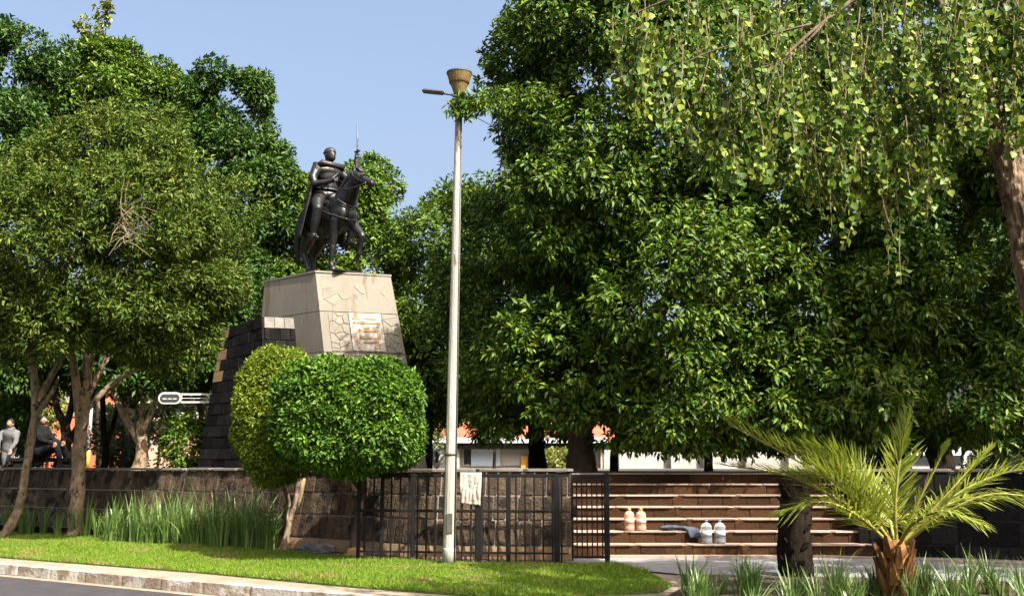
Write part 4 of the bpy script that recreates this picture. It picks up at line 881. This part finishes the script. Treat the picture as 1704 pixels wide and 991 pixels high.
# --- olive green tree in front of the wall
ob = PZ(125, 893, .15); 
tree('olive_green_tree', 'olive green round crowned tree with mottled pale trunk on the lawn', None, (ob.x, ob.y, .14),
     [(ob.x, ob.y, .05, .2)] + TP([(126, 870, ob.y, .155), (130, 800, ob.y, .14), (134, 730, ob.y, .135), (142, 650, ob.y, .12), (150, 560, ob.y, .1)]),
     [TP([(134, 720, ob.y, .11), (125, 620, ob.y - .2, .085), (105, 540, ob.y - .3, .06), (80, 440, ob.y - .4, .03)]), TP([(140, 670, ob.y, .09), (175, 600, ob.y + .2, .07), (225, 520, ob.y, .05), (280, 420, ob.y - .3, .025)]), TP([(150, 565, ob.y, .09), (170, 480, ob.y, .07), (190, 380, ob.y - .6, .04), (200, 300, ob.y - 1, .02)]), TP([(136, 690, ob.y, .08), (185, 640, ob.y + .3, .06), (250, 600, ob.y, .04), (310, 560, ob.y - .2, .02)]), TP([(150, 600, ob.y, .08), (120, 500, ob.y, .05), (60, 400, ob.y - .5, .03)])],
     'bark_pale', [E(200, 380, 20.2, 210, 190, 2.3), E(268, 440, 20.2, 108, 150, 1.9), E(90, 430, 20.0, 140, 170, 2.0), E(200, 500, 20.4, 190, 80, 1.7)],
     'leaf_olive', .52, 350, 9500, 15, .17, .125, .038, .15, jitter=.9, back=.5, shell=(.5, 1.0))
# bare twigs showing in the middle of that crown
t = bpy.data.objects['olive_green_tree']; bm = bmesh.new()
for k in range(34):
    a = P(random.uniform(195, 225), random.uniform(340, 400), 18.0); b = a + Vector((random.uniform(-.35, .6), random.uniform(-.25, .05), random.uniform(-.55, .5))); tube(bm, [a, a.lerp(b, .5) + Vector((0, -.05, .04)), b], [.01, .007, .003], 4)
stuff(link('dry_twigs', bm_mesh(bm, 'tw'), t, 'twig'))
# --- leaning tree at the left edge
lbz = gz(20, 21.9, .15)
tree('leaning_tree', 'slender tree with smooth pale leaning trunk by the wall end', None, (lbz.x, lbz.y, .14),
     [(lbz.x, lbz.y, .05, .12)] + TP([(30, 850, lbz.y, .098), (45, 770, lbz.y, .09), (58, 690, lbz.y, .085), (58, 640, lbz.y, .085), (50, 590, lbz.y, .075)]),
     [TP([(58, 680, lbz.y, .08), (75, 645, lbz.y, .07), (92, 615, lbz.y, .06), (120, 560, lbz.y, .04)]), TP([(50, 600, lbz.y, .08), (40, 540, lbz.y, .06), (20, 480, lbz.y - .2, .03)]), TP([(60, 690, lbz.y, .06), (85, 655, lbz.y - .1, .05), (96, 630, lbz.y - .1, .035)])],
     'bark_pale', [E(10, 505, 20.8, 60, 45, .9), E(-60, 480, 21.4, 110, 90, 1.4), E(40, 575, 20.6, 26, 20, .4)], 'leaf_yellow', .3, 60, 800, 13, .16, .12, .05, .3)
# --- trunks and low crowns standing on the platform at left
def small_tree(label, px, Y, rows, limbs, bark, env, leafm='leaf_dark', n=900, nsub=50):
    b_ = root(px, 0, Y, 1.3); return tree('shade_tree', label, None, b_, [(*b_, rows[0][3] * 1.3)] + TP([(*r[:2], Y, r[3]) for r in rows]), [TP([(*r[:2], Y + dy, r[3]) for r in lb_]) for lb_, dy in limbs], bark, env, leafm, .5, nsub, n, 12, .2, .17, .07, .3)
small_tree('short tree with sunlit V shaped trunk beside the overhead sign', 236, 27, [(236, 760, 0, .16), (235, 725, 0, .13), (232, 700, 0, .1)],
     [([(236, 740, 0, .12), (215, 705, 0, .1), (195, 665, 0, .08), (180, 610, 0, .05)], .1), ([(235, 725, 0, .09), (238, 660, 0, .07), (240, 580, 0, .04)], .0), ([(236, 720, 0, .09), (262, 660, 0, .07), (275, 590, 0, .04)], -.1)], 'bark_pale', [E(225, 590, 27.4, 95, 55, 1.8), E(300, 600, 27.6, 70, 50, 1.6)], 'leaf_dark', 1300)
small_tree('dark forked tree behind the olive tree trunk on the platform', 112, 27, [(112, 770, 0, .14), (110, 725, 0, .13), (108, 700, 0, .12)],
     [([(108, 705, 0, .1), (95, 680, 0, .09), (90, 640, 0, .07), (88, 590, 0, .05)], 0), ([(110, 705, 0, .1), (120, 670, 0, .08), (125, 600, 0, .05)], 0), ([(112, 740, 0, .1), (140, 690, 0, .08), (165, 620, 0, .05)], .2)], 'bark_dark', [E(90, 560, 27.6, 110, 50, 1.8), E(10, 610, 27.4, 70, 70, 1.8), E(0, 690, 27.8, 40, 50, 1.0)], 'leaf_dark', 1500, 80)
small_tree('dark shade tree between the sign and the buttress', 338, 29, [(340, 760, 0, .12), (340, 700, 0, .12), (332, 665, 0, .11), (325, 620, 0, .09)],
     [([(333, 670, 0, .08), (318, 620, 0, .07), (305, 570, 0, .04)], 0), ([(333, 668, 0, .08), (345, 620, 0, .07), (350, 570, 0, .04)], 0)], 'bark_mid', [E(330, 560, 29.4, 90, 60, 1.8), E(370, 480, 29.6, 70, 80, 1.8)], 'leaf_dark', 1500, 80)
small_tree('thin dark tree among the trunks beside the white pole', 178, 28.5, [(176, 760, 0, .09), (172, 700, 0, .08), (170, 640, 0, .06)],
     [([(176, 740, 0, .08), (190, 700, 0, .06), (205, 640, 0, .04)], 0)], 'bark_dark', [E(165, 590, 28.8, 80, 45, 1.5)], 'leaf_dark', 900)
# --- clipped shrubs
def shrub_surface(c, r, n, ex=2.0, rough=.13):
    q = unit(n); a = (np.abs(q) ** ex).sum(1, keepdims=True) ** (1 / ex); s = q / a
    p = c + s * r * (1 - np.abs(rng.normal(0, .07, (n, 1)))); nz = np.array([noise.noise(Vector(x) * 2.2) + .5 * noise.noise(Vector(x) * 5) for x in p])[:, None]
    p = c + (p - c) * (1 + rough * nz); g = np.sign(s) * np.abs(s) ** (ex - 1) / r; return p, nrm(g)
def shrub(name, label, base, stems, c, r, n, ex, leafm, ln, wd, bark, per=9, spread=.07, extra=None):
    t = thing(name, label, 'shrub', base)
    for s_ in stems: p, rr = smooth_path(s_, 5); link('trunk', tube_mesh(p, rr, 10, .25, random.random() * 9), t, bark)
    Pp, Oo = shrub_surface(np.array(c), np.array(r), n, ex)
    if extra is not None:
        P2, O2 = shrub_surface(np.array(extra[0]), np.array(extra[1]), extra[2], ex); Pp, Oo = np.concatenate([Pp, P2]), np.concatenate([Oo, O2])
    link('crown', sprays(Pp, Oo, per, spread, ln, wd, .1, jitter=.6), t, leafm); return t
tb = PZ(588, 926, .15); c = P(584, 691, 16.1); s_ = 16.1 / F
shrub('clipped_bush', 'big square clipped green bush on a single thin trunk beside the lamp post', (tb.x, tb.y, .14),
      [[(tb.x, tb.y + .1, .1, .1), (tb.x - .02, tb.y + .1, .35, .06), (tb.x + .05, tb.y + .15, .8, .055), (tb.x + .1, tb.y + .2, 1.2, .05), (c.x, c.y, 2.0, .05)], [(tb.x + .1, tb.y + .2, 1.2, .04), (c.x - .3, c.y, 1.8, .03), (c.x - .6, c.y, 2.2, .02)], [(tb.x + .1, tb.y + .2, 1.2, .04), (c.x + .3, c.y - .2, 1.8, .03), (c.x + .7, c.y, 2.2, .02)]],
      (c.x, c.y, c.z), (119 * s_, .85, 90 * s_), 5200, 3.2, 'leaf_topiary', .09, .038, 'bark_mid', 10, .075)
bm = bmesh.new(); ell(bm, (tb.x + .02, tb.y + .1, .2), (.16, .13, .12))
for k in range(8): a = k * .8; limb(bm, [(tb.x, tb.y + .1, .26, .05), (tb.x + .15 * math.cos(a), tb.y + .1 + .12 * math.sin(a), .16, .035)])
link('root_ball', remeshed(bm, .014, 2), bpy.data.objects['clipped_bush'], 'root_tan')
tb = PZ(470, 914, .15); c = P(462, 690, 17.3); s_ = 17.3 / F
shrub('thuja_shrub', 'yellow green egg shaped clipped conifer on a split trunk beside the square bush', (tb.x, tb.y, .14),
      [[(tb.x, tb.y, .1, .1), (tb.x + .06, tb.y, .35, .06), (tb.x + .1, tb.y, .65, .05), (tb.x + .06, tb.y, 1.0, .045), (c.x, c.y, 1.8, .04)], [(tb.x + .1, tb.y, .6, .045), (tb.x + .2, tb.y, 1.0, .045), (tb.x + .28, tb.y, 1.5, .04)], [(tb.x + .2, tb.y + .15, .15, .05), (tb.x + .22, tb.y + .15, .7, .045), (tb.x + .32, tb.y + .1, 1.4, .04)]],
      (c.x, c.y, c.z), (67 * s_, .75, 112 * s_), 4200, 2.3, 'leaf_thuja', .075, .026, 'bark_pale', 10, .06)
# --- hedges and shrubs filling the view under the crowns
def far_shrub(label, px, py, Y, rpx, rpy, ry, n, leafm='leaf_hedge', ln=.13):
    e = E(px, py, Y, rpx, rpy, ry); t = thing('garden_shrub', label, 'shrub', (e[0], e[1], 1.3))
    link('stem', tube_mesh([(e[0], e[1], 1.2), (e[0] + .05, e[1], e[2])], [.06, .03], 7), t, 'bark_mid')
    Pp, Oo = crown_points([e], .35, 26, n, .4, (.6, 1.0), lambda p: p[:, 2] > 1.45); link('crown', sprays(Pp, Oo, 11, .15, ln, ln * .45, .2), t, leafm)
far_shrub('rounded green shrub beside the buttress foot', 318, 740, 27.5, 38, 42, 1.1, 420, 'leaf_ficus')
far_shrub('dull green shrub beneath the overhead sign', 290, 690, 38, 50, 50, 1.5, 420, 'leaf_hedge', .17)
far_shrub('straggly ochre green shrub behind the V shaped trunk', 205, 740, 31, 34, 45, 1.2, 380, 'leaf_hedge')
far_shrub('sunlit yellow green shrub beside the orange red house', 85, 670, 33, 14, 40, .9, 260, 'leaf_yellow')
far_shrub('dull shrub behind the grey hooded person', 35, 740, 30, 30, 50, 1.2, 360, 'leaf_hedge')
far_shrub('dull green shrub between the two far trunks', 190, 700, 36, 26, 50, 1.4, 420, 'leaf_hedge', .17)
far_shrub('tall hedge shrub filling the gap under the dark crowns by the sign', 270, 640, 44, 70, 50, 2.0, 420, 'leaf_hedge', .2)
far_shrub('garden shrub with pale leaves seen between pedestal and lamp post', 712, 715, 34, 30, 45, 1.2, 360, 'leaf_hedge')
far_shrub('small potted green plant in front of the barred shop window', 925, 766, 43, 22, 14, .8, 240, 'leaf_yellow', .16)
far_shrub('dark drooping shrub under the ficus crown by the shop', 822, 712, 30, 26, 26, 1.0, 300, 'leaf_dark')
far_shrub('yellowish hedge shrub beyond the low dark wall', 1435, 775, 24, 40, 24, .8, 300, 'leaf_hedge')
far_shrub('pale leafy shrub beyond the low dark wall behind drooping fronds', 1665, 785, 24, 50, 30, .8, 300, 'leaf_hedge')
for (px, Y, py, rx, ry_, lab) in [(1120, 58, 690, 130, 75, 'far tree beyond the white boundary wall near its first pillars'), (1330, 60, 680, 150, 85, 'far tree beyond the boundary wall end'), (1560, 58, 680, 150, 85, 'far tree standing behind the parked bus'), (60, 64, 640, 130, 110, 'far tree behind the orange red house'), (330, 62, 620, 130, 120, 'far tree behind the overhead sign'), (480, 62, 600, 110, 140, 'far tree behind the dark buttress'), (700, 62, 620, 110, 110, 'far tree rising behind the white shop'), (880, 62, 640, 120, 90, 'far tree behind the red shop roof')]:
    b_ = root(px, 0, Y, 0); tree('far_tree', lab, None, b_, [(*b_, .35)] + TP([(px, 740, Y, .3), (px + 5, 690, Y, .2)]), [TP([(px + 3, 700, Y, .15), (px - 40, 660, Y, .08)]), TP([(px + 3, 700, Y, .15), (px + 45, 655, Y, .08)])], 'bark_dark', [E(px, py, Y, rx, ry_, 2.6), E(px + 40, py - 15, Y, rx * .6, ry_, 2.2)], 'leaf_dark', 1.1, 60, 900, 12, .42, .42, .2, .3, shell=(.3, 1.0))
# two thin trunks in front of the white boundary wall
for px, top, lab in ((1020, (1045, 640), 'thin bent dark trunk in front of the white boundary wall'), (1175, (1178, 640), 'thin straight dark trunk in front of the white wall beyond the steps')):
    b_ = root(px, 0, 24, 1.4); t = thing('young_tree', lab, 'tree', b_); p_, r_ = smooth_path([(*b_, .1)] + TP([(px + 2, 745, 24, .085), (top[0] - 8, 700, 23.8, .07), (*top, 23.5, .05)]), 5); link('trunk', tube_mesh(p_, r_, 8, .2), t, 'bark_dark')
    e = E(top[0], 620, 23.4, 60, 50, .9); Pp, Oo = crown_points([e], .35, 20, 220); link('crown', sprays(Pp, Oo, 11, .17, .16, .065, .4), t, 'leaf_fig')
#@@POPLAR
# ================================================================== NEAR POPLAR
pb = Vector((5.05, 9.3, .14)); YP = 9.3
pop = thing('poplar_tree', 'old poplar with rough sunlit trunk and hanging twigs of heart shaped leaves', 'tree', tuple(pb))
tr_ = [(pb.x + .1, pb.y, .0, .3), (pb.x, pb.y, .5, .21)] + TP([(1768, 760, YP, .17), (1744, 620, YP, .155), (1728, 500, YP, .15), (1708, 390, YP, .145), (1686, 290, YP, .14), (1655, 200, YP, .12), (1605, 60, YP, .12), (1580, -80, YP, .1), (1560, -260, YP + .3, .07), (1540, -420, YP + .6, .04)])
p_, r_ = smooth_path(tr_, 22); me = tube_mesh(p_, r_, 56, .12, 3)
for v_ in me.vertices:
    q = v_.co; f_ = noise.noise(Vector((q.x * 17, q.y * 17, q.z * 3.2))); g_ = noise.noise(Vector((q.x * 4, q.y * 4, q.z * 1.6)) + Vector((9, 0, 0)))
    v_.co = q + v_.normal * ((.5 - abs(f_) * 2.2) * .03 + g_ * .035)
link('trunk', me, pop, 'bark_poplar')
for lb_ in [[(1600, 40, YP, .07), (1500, -40, YP - .1, .05), (1380, 30, YP - .3, .035), (1290, 110, YP - .4, .018), (1230, 170, YP - .4, .008)], [(1590, -20, YP, .07), (1450, -120, YP, .05), (1300, -100, YP - .2, .035), (1150, -20, YP - .3, .022), (1040, 30, YP - .3, .01)],
            [(1660, 280, YP, .05), (1690, 180, YP - .3, .04), (1740, 60, YP - .5, .03)], [(1580, -80, YP, .08), (1700, -220, YP + .4, .06), (1850, -300, YP + .8, .04)], [(1590, -60, YP, .07), (1480, -220, YP + .6, .05), (1350, -300, YP + 1, .03)],
            [(1350, 40, YP - .3, .02), (1200, 80, YP - .2, .014), (1120, 115, YP - .2, .01), (1060, 150, YP - .2, .005)], [(1380, 30, YP - .3, .02), (1320, 90, YP - .5, .014), (1250, 120, YP - .5, .006)]]:
    p, r = smooth_path(TP(lb_), 5); link('branch', tube_mesh(p, [k_ * .6 for k_ in r], 8, .2), pop, 'bark_mid')
bm = bmesh.new(); LC, LD, LN = [], [], []
def strand(px, py, Y, length, n_leaf, sway=.12):
    p0 = P(px, py, Y); pts = [p0]; d = Vector((random.uniform(-.3, .3), random.uniform(-.2, .2), -1)); m = max(3, int(length / .12))
    for k in range(m): d = (d + Vector((random.gauss(0, sway), random.gauss(0, sway), -.12))).normalized(); pts.append(pts[-1] + d * length / m)
    tube(bm, pts, [.0075 * (1 - .6 * k / m) for k in range(m + 1)], 4, False)
    for k in range(n_leaf):
        t_ = (k + random.random()) / n_leaf; t_ = t_ ** .7; i = min(m - 1, int(t_ * m)); q = pts[i].lerp(pts[i + 1], t_ * m - i)
        LC.append(q + Vector((random.gauss(0, .035), random.gauss(0, .035), random.gauss(0, .02)))); LD.append((random.gauss(0, .55), random.gauss(0, .55), -.75)); LN.append((random.gauss(.2, .8), random.gauss(-.6, .7), random.gauss(.4, .6)))
def edge(px):      # lower limit of the hanging curtain along the picture width
    return float(np.interp(px, [880, 960, 1100, 1200, 1300, 1420, 1520, 1600, 1660, 1704], [60, 120, 210, 300, 300, 340, 330, 230, 220, 260]))
grp = [(random.triangular(900, 1720, 1400), random.random()) for _ in range(46)]
for k in range(480):
    gp = random.choice(grp); px = gp[0] + random.gauss(0, 17); e_ = edge(px); y0 = random.uniform(-120, e_ - 40); Y = YP + (gp[1] - .4) * 2.0 + random.gauss(0, .12); y0 = -30 + (e_ - 10) * random.random() ** .8; ln_ = min(random.uniform(.25, 1.1), (e_ - y0) * Y / F * random.uniform(.7, 1.1) + .1)
    strand(px, y0, Y, ln_, int(16 + ln_ * 30))
for (px, y0, L_, nl) in [(1462, 250, 1.0, 20), (1478, 280, .98, 16), (1290, 200, .5, 18), (1370, 260, .65, 20), (1350, 220, .72, 20), (1530, 230, .6, 26), (1545, 270, .5, 22), (1410, 200, .5, 20), (1125, 190, .35, 16), (1155, 205, .3, 16), (1590, 190, .35, 14), (1690, 60, .9, 60), (1680, 130, .8, 50)]: [strand(px + random.uniform(-12, 12), y0, YP - .5 + random.uniform(-.1, .1), L_ * random.uniform(.85, 1.15), nl, .06) for _ in range(2)]
for k in range(64): strand(random.uniform(1550, 1715), random.uniform(-30, 150), YP - .35 + random.uniform(-.15, .1), random.uniform(.3, .7), 26, .1)
stuff(link('hanging_twigs', bm_mesh(bm, 'tw'), pop, 'twig'))
a_ = lambda q: np.array([list(x) for x in q], float)
n = len(LC); L_ = rng.uniform(.04, .078, n); link('hanging_leaves', leaf_mesh(a_(LC), a_(LD), a_(LN), L_, L_ * .95, 'heart', .12), pop, 'leaf_poplar')
# the rest of its crown, above and beyond the frame
Pp, Oo = crown_points([(6.6, 9.6, 9.5, 1.4, 1.2, 1.5)], .5, 50, 900, 1.0, (.3, 1.0)); link('crown', sprays(Pp, Oo, 11, .24, .12, .105, .6, 'heart'), pop, 'leaf_poplar')
tree('shade_tree', 'leafy tree added beyond the poplar trunk to shade the low dark wall', None, (11.2, 13.4, .1), [(11.2, 13.4, .0, .3), (11.1, 13.3, 2.0, .22), (10.8, 13.0, 4.5, .15)], [[(10.9, 13.1, 4.0, .14), (9.6, 12.6, 5.6, .09), (7.6, 12.2, 6.3, .04)], [(10.9, 13.1, 3.6, .12), (11.2, 12.7, 5.2, .07)]],  # added tree, mostly out of view, whose crown shades the low wall and plaza
     'bark_mid', [(10.7, 12.6, 5.0, 2.1, 1.3, 1.9), (7.9, 12.2, 6.4, 1.9, 1.0, .8)], 'leaf_fig', .5, 120, 1900, 13, .2, .17, .075, .4, back=.9)
# ================================================================== PALMS
def frond(par, base, pts, n, ll, leafm, vdroop=.35, side_bias=0, fan=.75, vee=.35, rach=.02):
    p, r = smooth_path([(*q, rach * (1 - .85 * i / (len(pts) - 1)) + .003) for i, q in enumerate(pts)], 7)
    fr = link('frond', tube_mesh(p, r, 6), par, 'rachis'); V, Fc = [], []
    m = len(p)
    n = int(n * 1.9)
    for k in range(n):
        t_ = .16 + .84 * (k + .5) / n; i = min(m - 2, int(t_ * (m - 1))); q = p[i].lerp(p[i + 1], t_ * (m - 1) - i); T = (p[i + 1] - p[i]).normalized()
        S_ = T.cross(Z); S_ = S_.normalized() if S_.length > .2 else X.copy(); Un = S_.cross(T).normalized()
        l = ll * (math.sin(math.pi * (.12 + .8 * t_)) ** .6) * random.uniform(.85, 1.1)
        for sd_ in (-1, 1):
            d = (T * (fan + .5 * t_) + S_ * sd_ * (.9 - .35 * t_) + Un * vee * random.uniform(.4, 1.4) + Vector((random.gauss(0, .15), random.gauss(0, .15), random.gauss(0, .15)))).normalized()
            w_ = .0095 * random.uniform(.8, 1.2); wn = d.cross(Un).normalized() * w_; mid = q + d * l * .55 + Z * (-vdroop * .12 * l); tip = q + d * l + Z * (-vdroop * .5 * l)
            b = len(V); V += [q - wn * .5, q + wn * .5, mid + wn, tip, mid - wn]; Fc += [[b, b + 1, b + 2, b + 4], [b + 4, b + 2, b + 3]]
    link('leaflets', mesh_py('leaflets', V, Fc), fr, leafm)
YA = 11.9; pa = gz(1492, YA, .16); pa.x = P(1492, 985, YA).x
palm = thing('palm', 'young date palm with arching yellow green fronds and orange leaf bases', 'palm tree', tuple(pa))
hub = P(1493, 915, YA)
link('trunk', tube_mesh([pa - Z * .05, pa + Z * .25, hub - Z * .02, hub + Z * .12], [.13, .15, .17, .07], 12, .3), palm, 'palm_base')
for k in range(22):
    a = k * 2.4; z_ = .0 + .5 * k / 22; r_ = .14 + .03 * k / 22; q = pa + Vector((math.cos(a) * r_, math.sin(a) * r_, z_)); o = Vector((math.cos(a), math.sin(a), 0)); sd_ = Vector((-math.sin(a), math.cos(a), 0))
    V = [q - sd_ * .06 - o * .05, q + sd_ * .06 - o * .05, q + sd_ * .025 + o * .05 + Z * .24, q - sd_ * .025 + o * .05 + Z * .24, q - sd_ * .05 + o * .02, q + sd_ * .05 + o * .02, q + sd_ * .018 + o * .085 + Z * .25, q - sd_ * .018 + o * .085 + Z * .25]
    link('leaf_base', mesh_py('lbase', V, [[0, 1, 2, 3], [4, 7, 6, 5], [0, 4, 5, 1], [1, 5, 6, 2], [2, 6, 7, 3], [3, 7, 4, 0]]), palm, 'palm_base')
def fpath(rows): return [tuple(P(*q)) for q in rows]
for rows, n, ll, mt, dr, vee in [
    ([(1492, 905, YA), (1490, 840, YA - .1), (1497, 770, YA - .15), (1512, 690, YA - .1)], 34, .42, 'leaf_palm', .0, .3),
    ([(1497, 905, YA), (1530, 830, YA - .2), (1560, 770, YA - .3), (1576, 738, YA - .3)], 40, .2, 'leaf_palm_young', .0, .1),
    ([(1499, 905, YA), (1560, 840, YA - .1), (1610, 785, YA - .1), (1650, 742, YA)], 36, .22, 'leaf_palm_young', .0, .1),
    ([(1500, 908, YA), (1570, 855, YA - .4), (1650, 822, YA - .6), (1740, 830, YA - .7)], 40, .52, 'leaf_palm', .75, .1),
    ([(1500, 905, YA), (1580, 830, YA + .2), (1660, 790, YA + .3), (1740, 775, YA + .3)], 36, .48, 'leaf_palm', .3, .3),
    ([(1485, 905, YA), (1440, 845, YA - .2), (1390, 800, YA - .4), (1330, 790, YA - .5)], 46, .55, 'leaf_palm', .1, .5),
    ([(1485, 905, YA), (1450, 830, YA + .2), (1410, 775, YA + .3), (1345, 745, YA + .3)], 46, .55, 'leaf_palm', .1, .45),
    ([(1484, 908, YA), (1430, 860, YA - .5), (1370, 835, YA - .7), (1300, 850, YA - .8)], 44, .5, 'leaf_palm', .5, .2),
    ([(1486, 905, YA), (1420, 825, YA + .2), (1330, 768, YA + .3), (1212, 705, YA + .3)], 50, .52, 'leaf_palm', .1, .45),
    ([(1485, 906, YA), (1410, 842, YA - .2), (1315, 792, YA - .3), (1200, 772, YA - .4)], 52, .52, 'leaf_palm', .35, .35),
    ([(1486, 905, YA), (1430, 815, YA + .5), (1370, 765, YA + .6), (1300, 740, YA + .7)], 44, .5, 'leaf_palm', .1, .4),
    ([(1498, 908, YA), (1545, 860, YA + .6), (1600, 830, YA + .9), (1660, 830, YA + 1.1)], 28, .42, 'leaf_palm', .4, .3),
    ([(1490, 908, YA), (1475, 850, YA + .6), (1440, 800, YA + .9), (1400, 790, YA + 1.1)], 26, .42, 'leaf_palm', .3, .3),
    ([(1495, 908, YA), (1520, 870, YA - .5), (1570, 850, YA - .9), (1630, 870, YA - 1.2)], 30, .4, 'leaf_palm', .6, .2)]:
    frond(palm, None, fpath(rows), n, ll, mt, dr, vee=vee)
YD = 13.4; pd_ = PZ(1325, 958, .16)
palm2 = thing('palm', 'bare dark scaly palm trunk cut short in front of the steps', 'palm tree', tuple(pd_)); YD = pd_.y
hub2 = P(1322, 795, YD)
link('trunk', tube_mesh([pd_ - Z * .05, pd_ + Z * .3, pd_.lerp(hub2, .6), hub2], [.24, .2, .2, .17], 14, .3), palm2, 'bark_dark')
for k in range(40):
    t_ = k / 40; a = k * 2.4; q0 = pd_.lerp(hub2, .05 + .92 * t_); r_ = .19; o = Vector((math.cos(a), math.sin(a), 0)); sd_ = Vector((-math.sin(a), math.cos(a), 0)); q = q0 + o * r_
    V = [q - sd_ * .07 - o * .06, q + sd_ * .07 - o * .06, q + sd_ * .04 + o * .03 + Z * .09, q - sd_ * .04 + o * .03 + Z * .09, q - sd_ * .06, q + sd_ * .06, q + sd_ * .03 + o * .055 + Z * .1, q - sd_ * .03 + o * .055 + Z * .1]
    link('leaf_base', mesh_py('lbase', V, [[0, 1, 2, 3], [4, 7, 6, 5], [0, 4, 5, 1], [1, 5, 6, 2], [2, 6, 7, 3], [3, 7, 4, 0]]), palm2, 'bark_dark')
# ================================================================== IRIS CLUMPS
def clump_mesh(nb, h, spread, wd):
    V, Fc = [], []
    for k in range(nb):
        a = random.uniform(0, 6.283); r0 = spread * .25 * random.random(); b0 = Vector((r0 * math.cos(a), r0 * math.sin(a), 0)); hh = h * random.uniform(.45, 1.08); lean = spread * random.uniform(.1, 1.0) * hh / h; az = a + random.gauss(0, .5)
        sd_ = Vector((-math.sin(az + random.gauss(0, .9)), math.cos(az), 0)).normalized() * wd * random.uniform(.7, 1.3); bend = random.random() ** 3 * .5; b = len(V)
        for j in range(5):
            t_ = j / 4; q = b0 + Vector((math.cos(az), math.sin(az), 0)) * lean * (t_ ** 1.8) * (1 + bend) + Z * hh * (t_ - bend * t_ ** 3 * .6); w_ = (1 - t_ ** 2.5) * .9 + .04; V += [q - sd_ * w_ * .5, q + sd_ * w_ * .5]
        Fc += [[b + 2 * j, b + 2 * j + 1, b + 2 * j + 3, b + 2 * j + 2] for j in range(4)]
    me = mesh_py('clump', V, Fc); me.materials.append(M['leaf_iris']); return me
tall = [clump_mesh(34, 1.0, .4, .028) for _ in range(5)]; short = [clump_mesh(34, .62, .4, .022) for _ in range(5)]
def clump(me, x, y, z, s_, lab, grp):
    o = link('iris_clump', me); o.location = (x, y, z); o.rotation_euler = (0, 0, random.uniform(0, 6.28)); o.scale = (s_, s_, s_ * random.uniform(.85, 1.15)); tag(o, lab, 'iris', grp)
for px in list(np.linspace(200, 468, 28)):
    px += random.uniform(-6, 6); f_ = (px - 200) / 270; Y = 20.6 - f_ * 2.1 + random.uniform(-.25, .25); c = gz(px, Y, .15); clump(random.choice(tall), c.x, c.y, .15, random.uniform(.8, 1.15), *(('tall sunlit iris clump below the narrow wall slabs beside the mottled trunk', 'sunlit iris clumps by the mottled trunk') if px < 330 else ('tall iris clump in the wall bed close to the yellow green conifer', 'iris clumps by the conifer')))
for px in list(np.linspace(-10, 195, 11)):
    px += random.uniform(-6, 6); Y = 23.3 - (px + 10) / 205 * 2.3 + random.uniform(-.2, .2); c = gz(px, Y, .15); clump(random.choice(tall), c.x, c.y, .15, random.uniform(.6, .9), 'shaded iris clump behind the two tree trunks below the wall', 'shaded iris clumps below the wall')
for k in range(66):
    px = random.uniform(1135, 1730); Y = random.uniform(10.4, 12.6) if px > 1200 else random.uniform(11.0, 12.3); c = gz(px, Y, .17); clump(random.choice(short), c.x, c.y, .17, random.uniform(.5, .9), *(('low iris clump at the lawn corner of the bed, before the steps', 'iris clumps at the lawn corner') if px < 1270 else ('low iris clump at the foot of the bare dark palm trunk', 'iris clumps at the bare trunk') if px < 1385 else ('low iris clump beside the orange based young palm', 'iris clumps at the young palm') if px < 1560 else ('low iris clump between the young palm and the poplar', 'iris clumps towards the poplar')))
